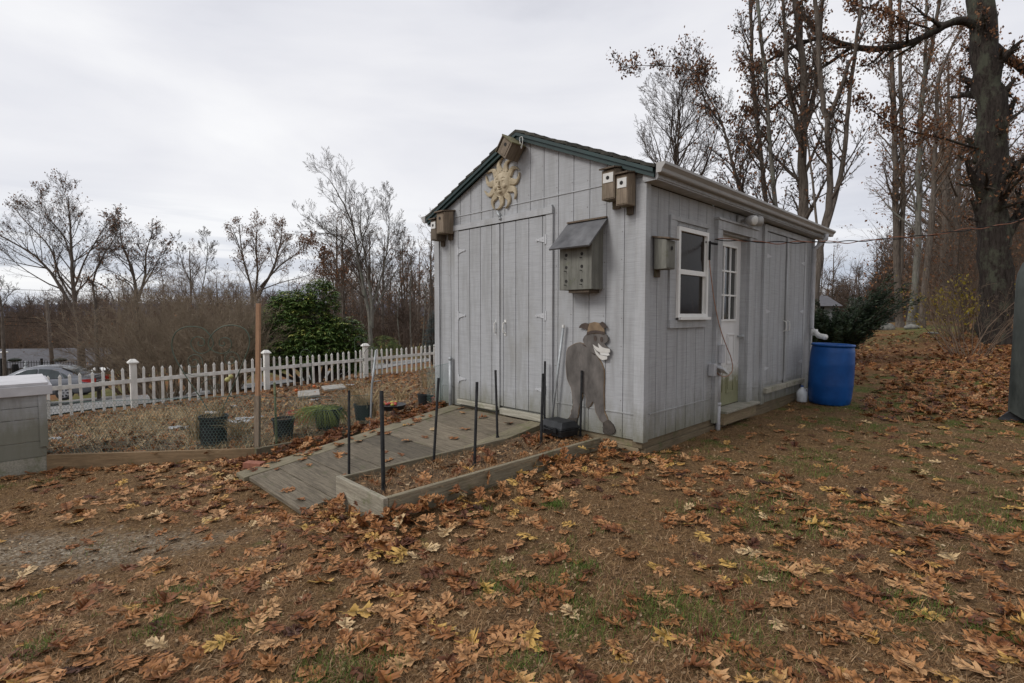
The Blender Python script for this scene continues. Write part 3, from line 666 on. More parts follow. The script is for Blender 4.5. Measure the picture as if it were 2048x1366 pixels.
for k in range(11):
    a0 = 2 * math.pi * k / 11 + .25; cr = -1 if k % 4 == 1 else 1; mb = MB(); ns = 9; cl_ = []
    for i in range(ns):
        f = i / (ns - 1); r_ = .148 + .19 * f * (1 - .16 * f); aa = a0 + cr * (.24 * f ** 2.4 - .13 * math.sin(f * 3.1)); cl_.append((r_ * math.cos(aa), r_ * math.sin(aa)))
    rows = []
    for i in range(ns):
        f = i / (ns - 1); w_ = .043 * (1 - f) ** .85 * (1 + .2 * math.sin(f * 3.1)) + .001
        p, q = cl_[max(i - 1, 0)], cl_[min(i + 1, ns - 1)]; tx, ty = q[0] - p[0], q[1] - p[1]; L_ = math.hypot(tx, ty); nx, ny = -ty / L_, tx / L_
        rows.append([(-.000, cl_[i][0] + nx * w_, cl_[i][1] + ny * w_), (-.018, cl_[i][0] + nx * w_ * .9, cl_[i][1] + ny * w_ * .9), (-.028, cl_[i][0] + nx * w_ * .6, cl_[i][1] + ny * w_ * .6), (-.020, cl_[i][0] + nx * w_ * .35, cl_[i][1] + ny * w_ * .35), (-.034, cl_[i][0], cl_[i][1]),
                     (-.020, cl_[i][0] - nx * w_ * .35, cl_[i][1] - ny * w_ * .35), (-.028, cl_[i][0] - nx * w_ * .6, cl_[i][1] - ny * w_ * .6), (-.018, cl_[i][0] - nx * w_ * .9, cl_[i][1] - ny * w_ * .9), (-.000, cl_[i][0] - nx * w_, cl_[i][1] - ny * w_)])
    mb.add([p for r_ in rows for p in r_], [(i * 9 + j, i * 9 + j + 1, (i + 1) * 9 + j + 1, (i + 1) * 9 + j) for i in range(ns - 1) for j in range(8)])
    mb.build('ray', m_sun, t, smooth=True)
# hose hanger / clear feeder tube and clear hook under the gable
tag(MB().tube([(0, 0, 0), (-.01, -.06, -.085)], .016, 10).tube([(-.01, -.06, -.086), (-.012, -.063, -.105)], .019, 10).build('rain_gauge', [m_galv], None, True, loc=W(-.045, 1.99, 2.60), rot=(0, 0, TH)), 'small clear tube gauge slanting below the sun plaque', 'rain gauge')
tag(MB().tube([(0, .03, 0), (-.02, .02, .02), (-.02, -.02, .02), (-.02, -.03, -.01), (-.02, -.015, -.09), (-.02, -.005, -.11), (-.02, .0, -.09), (-.02, .02, -.01), (-.02, .02, .01)], .004, 6).build('plant_hook', m_ply, None, loc=W(-.10, 1.52, 3.33), rot=(0, 0, TH)), 'thin white wire hook hanging from the green rake board near the peak', 'hook')
# donkey cutout
DU = lambda u, v: front(1120 + u / 5.4615, 630 + v / 5.4615)
dk = lthing('donkey_cutout', 'painted plywood cutout of a grinning donkey seen from behind, on the front wall', 'cutout', 0, 0, 0)
def cut(name, pts, x0, x1, mat, par): return MB().prism_yz([DU(*p) for p in pts], x1, x0).build(name, mat, par)
bodyp = [(230, 302), (185, 312), (140, 335), (105, 360), (92, 400), (88, 470), (82, 530), (88, 620), (95, 690), (115, 740), (140, 790), (150, 840), (155, 900), (165, 960), (160, 1010), (140, 1040), (142, 1075), (120, 1112), (150, 1125), (205, 1120), (215, 1080), (218, 1040), (225, 1000), (240, 940), (262, 885), (255, 845), (285, 850), (300, 880), (308, 920), (305, 1000), (325, 1012), (350, 980), (375, 940), (395, 965), (400, 1010), (410, 1060), (435, 1105), (450, 1140), (485, 1172), (535, 1140), (520, 1100), (500, 1060), (495, 980), (492, 880), (492, 800), (497, 700), (495, 600), (470, 530), (425, 450), (370, 400), (330, 350), (290, 318)]
def grow_poly(pts, d):
    n = len(pts); ar = sum(pts[i][0] * pts[(i + 1) % n][1] - pts[(i + 1) % n][0] * pts[i][1] for i in range(n)); sg = 1 if ar > 0 else -1; out = []
    for i in range(n):
        a, b_, c_ = pts[i - 1], pts[i], pts[(i + 1) % n]; tx, ty = c_[0] - a[0], c_[1] - a[1]; l_ = math.hypot(tx, ty) + 1e-6; out.append((b_[0] + sg * ty / l_ * d, b_[1] - sg * tx / l_ * d))
    return out
cut('body_edge', grow_poly(bodyp, 5), -.012, -.026, m_donk2, dk)
cut('body', bodyp, -.0145, -.030, m_donk, dk)
cut('hoof', [(485, 1174), (490, 1220), (485, 1275), (510, 1292), (580, 1295), (612, 1280), (618, 1250), (600, 1200), (560, 1155), (536, 1142)], -.014, -.031, m_hoof, dk)
cut('hoof', [(120, 1114), (90, 1135), (80, 1165), (195, 1180), (205, 1122), (150, 1127)], -.014, -.031, m_hoof, dk)
hd = cut('head', [(285, 300), (275, 270), (290, 235), (320, 205), (512, 205), (545, 225), (552, 260), (545, 290), (510, 310), (530, 340), (560, 360), (575, 372), (470, 475), (430, 430), (400, 420), (360, 400), (320, 350)], -.031, -.043, m_donk, dk)
cut('forelock', [(320, 204), (325, 165), (345, 90), (400, 75), (440, 85), (465, 90), (500, 135), (510, 170), (512, 204)], -.031, -.042, m_donk2, hd)
cut('ear', [(328, 168), (300, 150), (265, 140), (235, 142), (240, 120), (265, 95), (300, 85), (338, 95)], -.031, -.043, m_donk3, hd)
cut('ear', [(460, 92), (490, 72), (515, 85), (530, 110), (540, 135), (515, 142), (492, 132)], -.0425, -.050, m_donk3, hd)
cut('halter', [(325, 187), (370, 170), (420, 165), (470, 172), (512, 183), (512, 214), (460, 200), (420, 196), (370, 200), (322, 216)], -.0435, -.048, m_donk3, hd)
cut('muzzle', [(390, 320), (420, 340), (460, 362), (448, 308), (490, 350), (530, 362), (575, 368), (578, 405), (555, 412), (472, 408), (430, 385), (405, 350)], -.0435, -.052, m_donkw, hd)
cut('muzzle', [(396, 345), (425, 392), (462, 432), (548, 450), (545, 480), (500, 490), (470, 476), (425, 428)], -.0435, -.051, m_donkw, hd)
cut('teeth', [(468, 408), (500, 404), (560, 412), (572, 438), (545, 442), (500, 436), (470, 428)], -.0435, -.049, m_ply, hd)
for (u, v) in ((415, 255), (482, 265)): cut('eye', [(u + 16 * math.cos(a), v + 30 * math.sin(a)) for a in [i * .628 for i in range(10)]], -.0435, -.047, m_donk3, hd)
cut('shoulder_line', [(272, 318), (330, 345), (400, 425), (392, 432), (322, 355), (268, 325)], -.0305, -.036, m_donk3, dk)

# cord, meter boxes
t = lthing('electrical_box', 'grey conduit pipe with two outlet boxes beside the white door', 'outlet box', 1.53, -.02, 0)
MB().tube([(.05, -.03, -.07), (.05, -.03, .30)], .026, 10).tube([(.05, -.03, .30), (.05, -.03, .33)], .031, 10).tube([(.05, -.03, .33), (.05, -.03, .80)], .022, 10).build('conduit', m_dspout, t, smooth=True)
MB().box(.0, .085, -.085, -.038, .80, 1.0).box(-.002, .087, -.09, -.036, 1.0, 1.01).build('junction_box', m_dspout, t, bevel=.004)
MB().box(-.17, -.10, -.07, -.0, .66, .80).tube([(-.10, -.04, .72), (.03, -.04, .72)], .014, 8).build('outlet_box', m_dspout, t, bevel=.004)
MB().hexa([(-.09, -.14, .735), (.04, -.15, .665), (.06, -.05, .68), (-.07, -.04, .75), (-.09, -.14, .765), (.04, -.15, .695), (.06, -.05, .71), (-.07, -.04, .78)]).build('cover_flap', m_jug, t, bevel=.006)
hook = W(1.38, -.06, 2.20)
far = Vector((6.7, 6.3, 2.62)); A = Vector(hook)
pts = [A + (far - A) * f + Vector((0, 0, -.30 * 4 * f * (1 - f) * .55)) for f in [i / 120 for i in range(121)]]
cordt = thing('extension_cord', 'orange extension cord twisted round a dark cable, strung from the shed wall to the right', 'cord', hook)
def offs(ph, r_, mat, name):
    o = []
    for i, p in enumerate(pts):
        a = i * .55 + ph; wv = .012 * math.sin(i * .25 + ph) if name == 'cord' else 0
        o.append(p - A + Vector((0, math.cos(a) * r_, math.sin(a) * r_ + wv)))
    return MB().tube(o, (.0052 if name == 'cord' else .0058), 6).build(name, mat, cordt, smooth=True)
offs(0, .010, m_orange, 'cord'); offs(3.1, .009, m_black, 'cable')
drop = [side_p for side_p in []]
def sidep(px, py, y0):
    d = ray(px, py); tt = (y0 - OX * ST + OY * CT) / (-d[0] * ST + d[1] * CT) if False else None
    n0, n1 = -ST, CT; tt = (y0 + OX * n0 + OY * n1) / (d[0] * n0 + d[1] * n1)
    return Vector((d[0] * tt, d[1] * tt, EYE + d[2] * tt))
dp = [sidep(*p, -.07) - A for p in [(1420, 486), (1419, 520), (1423, 560), (1430, 610), (1440, 655), (1452, 690), (1462, 715), (1465, 738), (1458, 750), (1446, 753), (1434, 746), (1428, 738)]]
sm_pts = []
for i in range(len(dp) - 1):
    p0, p1, p2, p3 = dp[max(i - 1, 0)], dp[i], dp[i + 1], dp[min(i + 2, len(dp) - 1)]
    for k in range(5):
        u = k / 5; sm_pts.append(.5 * ((2 * p1) + (p2 - p0) * u + (2 * p0 - 5 * p1 + 4 * p2 - p3) * u * u + (3 * p1 - p0 - 3 * p2 + p3) * u ** 3))
sm_pts.append(dp[-1]); MB().tube(sm_pts, .0055, 6).build('hanging_cord', m_cordt, cordt, smooth=True)
MB().tube([dp[0] + Vector((0, 0, .02)), dp[0], dp[1]], .011, 6).tube([dp[0] + Vector((-.05, 0, .01)), dp[0] + Vector((.12, .1, -.0))], .012, 6).build('tape_wrap', m_black, cordt)

# rain barrel
bc = Vector(W(4.50, -.47, 0)); bz = gh(bc.x, bc.y)
t = thing('rain_barrel', 'blue plastic rain barrel standing at the far shed corner', 'barrel', (bc.x, bc.y, bz - .01))
t.rotation_euler = (R(1), R(1.5), 0)
MB().lathe([(.001, .0), (.25, 0), (.268, .02), (.282, .12), (.292, .27), (.296, .30), (.292, .33), (.297, .45), (.292, .57), (.296, .60), (.292, .63), (.286, .78), (.276, .85), (.262, .865)], n=40).build('barrel_body', m_blue, t, smooth=True)
MB().lathe([(.262, .866), (.285, .868), (.289, .89), (.275, .90), (.262, .885), (.25, .855), (.001, .853)], n=40).build('barrel_rim', m_blue, t, smooth=True)
jp = Vector(W(4.38, -.13, 0)); jz = gh(jp.x, jp.y)
t = thing('water_jug', 'clear plastic gallon jug with blue cap between barrel and shed', 'jug', (jp.x, jp.y, jz))
MB().lathe([(.001, 0), (.07, 0), (.078, .01), (.080, .12), (.075, .15), (.05, .19), (.022, .215), (.020, .235)], n=20).build('jug_body', m_jug, t, smooth=True)
MB().lathe([(.023, .228), (.023, .25), (.001, .251)], n=14).build('cap', m_blue, t); MB().tube([(.05, 0, .19), (.075, 0, .20), (.09, 0, .16), (.078, 0, .10)], .009, 8).build('handle', m_jug, t, smooth=True)

# ------------------------------------------------------------------ ramp and planter bed
rz0 = lambda lx: .15 + .127 * lx
rp = lthing('wooden_ramp', 'weathered grey plank ramp leading up to the double doors', 'ramp', 0, 0, 0)
xs = [-.08]; wds = []
while xs[-1] > -2.60: xs.append(xs[-1] - rnd.choice([.285, .30, .29]))
xs[-1] = -2.72
for a, b_ in zip(xs, xs[1:]):
    for (u0, u1) in ((1.42, 2.625),):
        x1_, x0_ = a - .004, b_ + .004; j = rnd.uniform(-.004, .004)
        MB().hexa([(x0_, u0, rz0(x0_) - .038), (x1_, u0, rz0(x1_) - .038), (x1_, u1, rz0(x1_) - .038), (x0_, u1, rz0(x0_) - .038), (x0_, u0, rz0(x0_) + j), (x1_, u0, rz0(x1_) + j), (x1_, u1, rz0(x1_) + j), (x0_, u1, rz0(x0_) + j)]).build('plank', m_deck, rp, bevel=.004, loc=(0, 0, 0))
for (u0, u1, xe) in ((1.20, 1.415, -2.0), (2.63, 2.86, -2.76)):
    MB().hexa([(xe, u0, rz0(xe) - .14), (-.08, u0, rz0(-.08) - .14), (-.08, u1, rz0(-.08) - .14), (xe, u1, rz0(xe) - .14), (xe, u0, rz0(xe) + .004), (-.08, u0, rz0(-.08) + .004), (-.08, u1, rz0(-.08) + .004), (xe, u1, rz0(xe) + .004)]).build('edge_board', m_deckx, rp, bevel=.004)
bd = lthing('planter_bed', 'low timber planter bed with a row of black posts beside the ramp', 'planter', 0, 0, 0)
MB().box(-2.50, -.03, .46, .50, -.16, .10).build('long_board', m_bedx, bd, bevel=.005)
MB().box(-2.50, -.75, 1.115, 1.155, -.12, .10).build('long_board', m_bedx, bd, bevel=.005)
MB().box(-2.545, -2.505, .455, 1.16, -.16, .103).build('end_board', m_bedy, bd, bevel=.005)
def sheet_l(name, x0, x1, y0, y1, zf, mat, parent=None, n=40, m=14):
    vs = []
    for i in range(n + 1):
        for j in range(m + 1):
            x = x0 + (x1 - x0) * i / n; y = y0 + (y1 - y0) * j / m; p = W(x, y); vs.append((x, y, zf(x, y)) if parent else (p[0], p[1], zf(x, y)))
    return MB().add(vs, [(i * (m + 1) + j, (i + 1) * (m + 1) + j, (i + 1) * (m + 1) + j + 1, i * (m + 1) + j + 1) for i in range(n) for j in range(m)]).build(name, mat, parent, smooth=True)
bedz = lambda x, y: .045 + .02 * noise.noise((x * 4, y * 4, 1)) + .01 * noise.noise((x * 15, y * 15, 2)) + .03 * sm(-.9, 0, x)
sheet_l('bed_soil', -2.50, -.02, .501, 1.114, bedz, m_soil, bd)
sheet_l('bed_soil_edge', -.75, -.02, 1.114, 1.19, bedz, m_soil, bd, 10, 3)
PG = 'black rods standing in the planter bed'
plab = {'A': 'black rod at the inner front corner of the planter bed', 'B': 'thickest black rod, at the outermost front corner of the planter bed', 'C': 'black rod leaning right, midway along the inner bed board', 'D': 'black rod midway along the outer long board of the bed',
        'E': 'black rod leaning left against the view of the doors, at the ramp edge', 'F': 'black rod near the toolbox, left of the leaning metal pole', 'G': 'black rod half hidden behind the leaning metal pole', 'H': 'black rod standing in front of the donkey cutout'}
POST = {'A': ((698, 960), (698, 782), .009), 'B': ((767, 985), (763, 783), .013), 'C': ((867, 930), (877, 757), .010), 'D': ((949, 932), (954, 765), .011), 'E': ((995, 878), (991, 741), .011), 'F': ((1082, 890), (1086, 748), .012), 'G': ((1104, 850), (1101, 728), .011), 'H': ((1181, 868), (1183, 734), .011)}
for k, (b0, t0, r_) in POST.items():
    if k == 'G': bpt = Vector(W(-.10, 1.17, .10)); tp = Vector(W(-.10, 1.165, .84))
    elif k == 'H': bpt = Vector(W(-.06, .70, .06)); tp = Vector(W(-.05, .695, .77))
    else: bpt = Vector(gz(*b0, .05)); d = ray(*t0); tt = bpt.y / d[1]; tp = Vector((d[0] * tt, bpt.y, EYE + d[2] * tt))
    tag(MB().tube([Vector((0, 0, -.06)), Vector((0, 0, 0)), tp - bpt], r_ * 1.15, 10).tube([tp - bpt, tp - bpt + (tp - bpt).normalized() * .004], r_ + .0015, 10).tube([Vector((0, 0, -.03)), Vector((0, 0, .035))], r_ + .006, 10).build('garden_rod', m_black, None, True, loc=bpt), plab[k], 'rod', PG)
pb = Vector(gz(1100, 865, .06)); py_, pz_ = front(1127, 652, -.055); tp = Vector(W(-.055, py_, pz_))
t = thing('metal_pole', 'thin galvanised pole leaning against the front wall by the doors', 'pole', pb)
MB().tube([(0, 0, -.01), tp - pb], .0145, 10).build('tube', m_galv, t, smooth=True)
MB().tube([(tp - pb) * .985, (tp - pb) * 1.01], .0175, 10).build('end_cap', m_ply, t)
# toolbox
t = lthing('tool_case', 'black plastic tool case on the leaves below the donkey cutout', 'tool case', -.21, .84, .135, R(-8))
def rbox(x0, x1, y0, y1, z0, z1, tp_): return MB().hexa([(x0 + tp_, y0 + tp_, z0), (x1 - tp_, y0 + tp_, z0), (x1 - tp_, y1 - tp_, z0), (x0 + tp_, y1 - tp_, z0), (x0, y0, z1), (x1, y0, z1), (x1, y1, z1), (x0, y1, z1)])
rbox(-.15, .11, -.17, .17, -.03, .045, .018).build('case_base', m_blackpl, t, bevel=.012)
lid = rbox(-.155, .115, -.175, .175, .048, .062, 0).hexa([(-.155, -.175, .062), (.115, -.175, .062), (.115, .175, .062), (-.155, .175, .062), (-.11, -.14, .125), (.07, -.14, .125), (.07, .14, .125), (-.11, .14, .125)]).build('lid', m_blackpl, t, bevel=.012)
for yy in (-.09, .09): MB().box(-.172, -.156, yy - .022, yy + .022, .02, .075).build('latch', m_blackpl, t, bevel=.004)
MB().tube([(-.16, -.05, .055), (-.19, -.05, .05), (-.19, .05, .05), (-.16, .05, .055)], .007, 6).build('handle', m_blackpl, t)
# brick
bp = Vector(gz(504, 938, -.20)); tag(MB().box(-.10, .10, -.045, .045, 0, .058).build('brick', m_brick, None, bevel=.003, loc=(bp.x, bp.y + .05, -.20), rot=(R(2), 0, R(-12))), 'single red brick lying at the corner of the border boards', 'brick')

# ------------------------------------------------------------------ garden border and soil
gardz = lambda x, y: gh(*W(x, y)[:2], rough=False) + .075 + .05 * noise.noise((x * 1.7, y * 1.7, 4)) + .012 * noise.noise((x * 9, y * 9, 2))
bA, bB = W(-4.05, 4.84), W(-2.30, 3.50)
t = thing('border_board', 'brown wooden border board along the front edge of the garden bed', 'border board', bA); v = Vector(bB) - Vector(bA); t.rotation_euler = (0, 0, math.atan2(v.y, v.x))
MB().box(0, v.length, -.02, .02, -.42, -.155).build('board', m_newwood, t, bevel=.004); MB().box(v.length - .025, v.length + .02, .021, .06, -.42, -.16).build('corner_block', m_boxdark, t)
t = lthing('border_board', 'mossy weathered border board along the left side of the ramp', 'border board', -2.33, 3.44, 0)
MB().hexa([(0, 0, -.42), (2.3, -.10, -.30), (2.3, -.06, -.30), (0, .04, -.42), (0, 0, -.135), (2.3, -.10, -.10), (2.3, -.06, -.10), (0, .04, -.135)]).build('board', m_deckx, t, bevel=.004)
MB().box(-.05, -.002, -.01, .05, -.42, -.14).build('corner_block', m_boxdark, t)
# soil sheet inside the border
vs = []; n, m_ = 80, 60
for i in range(n + 1):
    x = -6.2 + 12.2 * i / n
    y0 = lerp_tab(x, [(-6.2, 6.4), (-4.05, 4.86), (-2.30, 3.50), (-.05, 3.42), (-.02, 3.32), (6, 3.32)])
    for j in range(m_ + 1):
        y = y0 + (9.42 - y0) * j / m_; p = W(x, y); vs.append((p[0], p[1], gardz(x, y)))
tag(MB().add(vs, [(i * (m_ + 1) + j, (i + 1) * (m_ + 1) + j, (i + 1) * (m_ + 1) + j + 1, i * (m_ + 1) + j + 1) for i in range(n) for j in range(m_)]).build('garden_soil', m_soil, smooth=True), kind='structure')

# ------------------------------------------------------------------ picket fence
FY = 9.40
fz = lambda x: .16 + .023 * (x + 1.5)          # height of the rail top
pf = lthing('picket_fence', 'white picket fence with scalloped panels and capped posts behind the garden', 'picket fence', 0, FY, 0)
PX = [-7.50, -5.05, -2.60, -.17, 2.26, 4.70, 7.15]
pk = MB(); a = .021
pk.box(-a, a, -.012, .012, 0, 1).add([(-a, -.012, 1), (a, -.012, 1), (a, .012, 1), (-a, .012, 1), (-a * 1.15, -.015, 1.01), (a * 1.15, -.015, 1.01), (a * 1.15, .015, 1.01), (-a * 1.15, .015, 1.01), (-a * .9, -.012, 1.03), (a * .9, -.012, 1.03), (a * .9, .012, 1.03), (-a * .9, .012, 1.03), (0, 0, 1.075)],
      [(0, 1, 5, 4), (1, 2, 6, 5), (2, 3, 7, 6), (3, 0, 4, 7), (4, 5, 9, 8), (5, 6, 10, 9), (6, 7, 11, 10), (7, 4, 8, 11), (8, 9, 12), (9, 10, 12), (10, 11, 12), (11, 8, 12)])
pk0 = None
for p0, p1 in zip(PX, PX[1:]):
    npk = 15
    for k in range(1, npk + 1):
        x = p0 + (p1 - p0) * k / (npk + 1); u = abs(k / (npk + 1) - .5) * 2; top = fz(x) + .195 + .05 * u * u - .02 * (k / npk < .5) * 0
        lo = fz(x) - .72
        if pk0 is None: o = pk0 = pk.build('picket', m_fence, pf)
        else: o = clone(pk0, pf)
        o.location = (x, 0, lo); o.scale = (1, 1, top - .075 - lo); o.scale = (1, 1, (top - lo) / 1.075)
        o.rotation_euler = (0, R(rnd.gauss(0, .8)), 0)
for zt, zb, nm in ((0, -.075, 'rail'), (-.60, -.68, 'rail')):
    for p0, p1 in zip(PX, PX[1:]):
        MB().hexa([(p0 + .05, -.030, fz(p0) + zb), (p1 - .05, -.030, fz(p1) + zb), (p1 - .05, -.0125, fz(p1) + zb), (p0 + .05, -.0125, fz(p0) + zb), (p0 + .05, -.030, fz(p0) + zt), (p1 - .05, -.030, fz(p1) + zt), (p1 - .05, -.0125, fz(p1) + zt), (p0 + .05, -.0125, fz(p0) + zt)]).build(nm, m_fence, pf, bevel=.003)
for x in PX:
    zt = fz(x) + .33
    o = MB().box(-.052, .052, -.052, .052, fz(x) - .95 - zt, -.045).build('fence_post', m_fence, pf, bevel=.004); o.location = (x, .03, zt)
    c = MB().box(-.062, .062, -.062, .062, -.0445, -.03).box(-.085, .085, -.085, .085, -.0298, -.012).add([(-.085, -.085, -.012), (.085, -.085, -.012), (.085, .085, -.012), (-.085, .085, -.012), (-.035, -.035, .045), (.035, -.035, .045), (.035, .035, .045), (-.035, .035, .045)], [(0, 1, 5, 4), (1, 2, 6, 5), (2, 3, 7, 6), (3, 0, 4, 7), (4, 5, 6, 7)]).build('post_cap', m_fence, o)
# ------------------------------------------------------------------ white bin at left edge
t = lthing('garden_bin', 'grey board-sided garden bin with white lid at the left edge', 'bin', -4.05, 4.84, 0)
for k, (z0, z1) in enumerate(((-.55, -.17), (-.166, -.0), (.0055, .245), (.2505, .372), (.3775, .50))):
    MB().box(-2.4, -.005, -.0, .03 + .002 * k, z0, z1).box(-.035, -.004, .034, 1.0, z0, z1).build('side_board', siding_mat if False else m_sill if k < 1 else m_trim, t, bevel=.003)
MB().box(-.055, .012, -.022, -.001, -.06, .50).build('corner_trim', m_trim, t, bevel=.002)
m_lid = M('greyed white lid paint', (.50, .49, .50), .6, .15, 4, bs=.1)
MB().box(-2.5, .06, -.055, 1.1, .505, .605).build('lid', m_lid, t, bevel=.004); MB().box(-2.48, .03, -.04, 1.05, .606, .635).build('lid_top', m_lid, t, bevel=.004)

# chicken wire along the garden edge
def hexwire(P, Q, z0, z1, zz0=None, zz1=None, cell=.036, r=.0015):
    P = Vector(P); Q = Vector(Q); L_ = (Q - P).length; ncol = max(2, int(L_ / cell)); nrow = int(((z1 - z0)) / (cell * .8)); segs = []
    zz0 = z0 if zz0 is None else zz0; zz1 = z1 if zz1 is None else zz1
    def pt(u, v):
        f = u / ncol; lo = z0 + (zz0 - z0) * f; hi = z1 + (zz1 - z1) * f; p = P + (Q - P) * f
        return (p.x, p.y, lo + (hi - lo) * v / nrow)
    mb = MB()
    for c_ in range(ncol):
        for rr in range(nrow):
            o = .5 if rr % 2 else 0
            if c_ + o + .5 > ncol: continue
            mb.tube([pt(c_ + o, rr), pt(c_ + o, rr + .4)], r, 3, cap=False); mb.tube([pt(c_ + o, rr + .4), pt(c_ + o + .5, rr + 1)], r, 3, cap=False)
            if c_ + o - .5 >= 0: mb.tube([pt(c_ + o, rr + .4), pt(c_ + o - .5, rr + 1)], r, 3, cap=False)
    mb.tube([pt(0, nrow), pt(ncol / 2, nrow - .15), pt(ncol, nrow)], .0028, 4, cap=False)
    return mb
wf = thing('wire_netting', 'green coated hexagonal wire netting strung above the garden border boards', 'netting')
hexwire(W(-4.0, 4.86, 0), W(-2.34, 3.55, 0), -.17, .40, -.15, .45).build('netting_panel', m_wire, wf)
hexwire(W(-2.32, 3.53, 0), W(-.95, 3.50, 0), -.14, .42, -.10, .30).build('netting_panel', m_wire, wf)
hexwire(W(-.07, 2.93, 0), W(-.16, 3.32, 0), .18, .70, .12, .62, .026).build('netting_panel', m_wire, wf)
hexwire(W(-4.0, 4.87, 0), W(-4.06, 5.1, 0), -.17, .42).build('netting_panel', m_wire, wf)
tag(MB().tube([(0, 0, -.2), (0, 0, .58)], .024, 10).ell((0, 0, .60), (.03, .03, .03)).build('netting_post', m_galv, None, True, loc=W(-.06, 2.91, .16)), 'galvanised netting post with tie at the left side of the doors', 'post')
pb = Vector(gz(741, 850, -.10)); d = ray(752, 700); tt = pb.y / d[1]; tp = Vector((d[0] * tt, pb.y, EYE + d[2] * tt)); md_ = (tp - pb)
tag(MB().tube([(0, 0, -.1), (0, 0, 0), md_ * .5 + Vector((-.02, 0, 0)), md_], .014, 8).tube([md_ * .58 + Vector((-.03, 0, 0)), md_ * .60 + Vector((.09, .02, -.01))], .007, 6).build('garden_pipe', m_galv, None, True, loc=pb), 'grey metal pipe with white tie standing among the pots', 'pipe')
# stakes
pb = Vector(W(-2.33, 3.57, -.2)); d = ray(517, 607); tt = pb.y / d[1]; tp = Vector((d[0] * tt, pb.y, EYE + d[2] * tt))
md_ = tp - pb; st = .021
t = thing('wooden_stake', 'tall raw wooden post standing at the garden corner', 'post', pb)
MB().hexa([(-st, -st, -.1), (st, -st, -.1), (st, st, -.1), (-st, st, -.1), (md_.x - st, -st, md_.z), (md_.x + st, -st, md_.z), (md_.x + st, st, md_.z), (md_.x - st, st, md_.z)]).build('post', m_post, t, bevel=.003)
zt_ = .64; MB().hexa([(-st - .006, -st - .006, -.1), (st + .006, -st - .006, -.1), (st + .006, st + .006, -.1), (-st - .006, st + .006, -.1), (md_.x * .38 - st - .006, -st - .006, zt_), (md_.x * .38 + st + .006, -st - .006, zt_), (md_.x * .38 + st + .006, st + .006, zt_), (md_.x * .38 - st - .006, st + .006, zt_)]).build('sleeve', m_boxwood, t)
sp_ = Vector(gz(553, 882, -.12)); d = ray(549, 765); tt = sp_.y / d[1]; tp = Vector((d[0] * tt, sp_.y, EYE + d[2] * tt))
tag(MB().tube([(0, 0, -.1), (0, 0, 0), (tp - sp_) * .45, tp - sp_], [.015, .015, .014, .013], 8).tube([(tp - sp_) * .44, (tp - sp_) * .46], .017, 8).tube([(tp - sp_) * .79, (tp - sp_) * .81], .016, 8).build('bamboo_stake', m_bamboo, None, True, loc=sp_), 'green bamboo stake in front of the black pot', 'stake')
# pots
def pot(label, px, py, z, w, h, taper=.82, group='black plant pots in the garden', contents=None, tilt=(0, 0)):
    p = Vector(gz(px, py, z)); t = thing('plant_pot', label, 'plant pot', (p.x, p.y + w / 2, z), 0, group); t.rotation_euler = (R(tilt[0]), R(tilt[1]), 0); r_ = w / 2
    MB().lathe([(.001, 0), (r_ * taper, 0), (r_ * .97, h * .9), (r_ * 1.05, h * .91), (r_ * 1.06, h), (r_ * .98, h), (r_ * .93, h * .86), (.001, h * .85)], n=26).build('pot_body', m_blackpl, t, smooth=False)
    MB().lathe([(.001, h * .865), (r_ * .92, h * .862)], n=20).build('soil', m_soil, t); return t, p
pA, _ = pot('tall black pot holding the heart trellis', 413, 893, -.20, .31, .34, .9)
pB, _ = pot('black pot behind the bamboo stake with a dry stem', 558, 876, -.14, .26, .22)
pC, _ = pot('wide black pot with green grass spilling over its rim', 646, 860, -.10, .34, .25)
pD, _ = pot('black pot half hidden behind the grey pipe', 722, 842, -.06, .26, .21)
pE, _ = pot('small black pot tilted in mulch near the shed', 846, 815, -.06, .25, .18, .7, tilt=(-6, 5))
def stalks(n, spread, h, thick=.003, rg=rnd, droop=.3, seg=5, base=.04):
    mb = MB()
    for _ in range(n):
        a = rg.uniform(0, 6.28); b0 = rg.uniform(0, base); hh = h * rg.uniform(.5, 1); s = spread * rg.uniform(.2, 1); pts_ = []
        for i in range(seg + 1):
            f = i / seg; pts_.append((b0 * math.cos(a) + s * f ** 1.6 * math.cos(a) + rg.gauss(0, .008), b0 * math.sin(a) + s * f ** 1.6 * math.sin(a) + rg.gauss(0, .008), hh * (f - droop * f ** 3)))
        mb.tube(pts_, [thick * (1 - .7 * i / seg) for i in range(seg + 1)], 3, cap=False)
    return mb
def strawobj(name, mb, mat, parent=None, loc=None):
    o = mb.build(name, mat, parent, loc=loc); a = o.data.attributes.new('rnd', 'FLOAT', 'POINT')
    a.data.foreach_set('value', np.repeat(nr.random(len(mb.v) // 6 + 1), 6)[:len(mb.v)].astype(np.float32)); return o
strawobj('dry_plant', stalks(40, .22, .55, .0035), m_straw, pA).location = (.08, 0, .28)
strawobj('dry_plant', stalks(8, .12, .35, .004), m_twigr, pB).location = (.0, 0, .18)
strawobj('dry_plant', stalks(30, .2, .35, .003), m_straw, pD).location = (.0, 0, .17)
gg = MB()
for k in range(520):
    a = rnd.uniform(0, 6.28); s = rnd.uniform(.1, .34); hh = rnd.uniform(.10, .20); b0 = rnd.uniform(0, .12); cx = -.05; L_ = []
    if math.cos(a) < 0 and rnd.random() < .5: s *= 1.3
    for i in range(5):
        f = i / 4; L_.append((cx + (b0 + s * f) * math.cos(a), (b0 + s * f) * math.sin(a), .22 + hh * (1.6 * f - 2.0 * f * f) - .10 * f * f))
    gg.tube(L_, [.0028, .0026, .002, .0014, .0006], 3, cap=False)
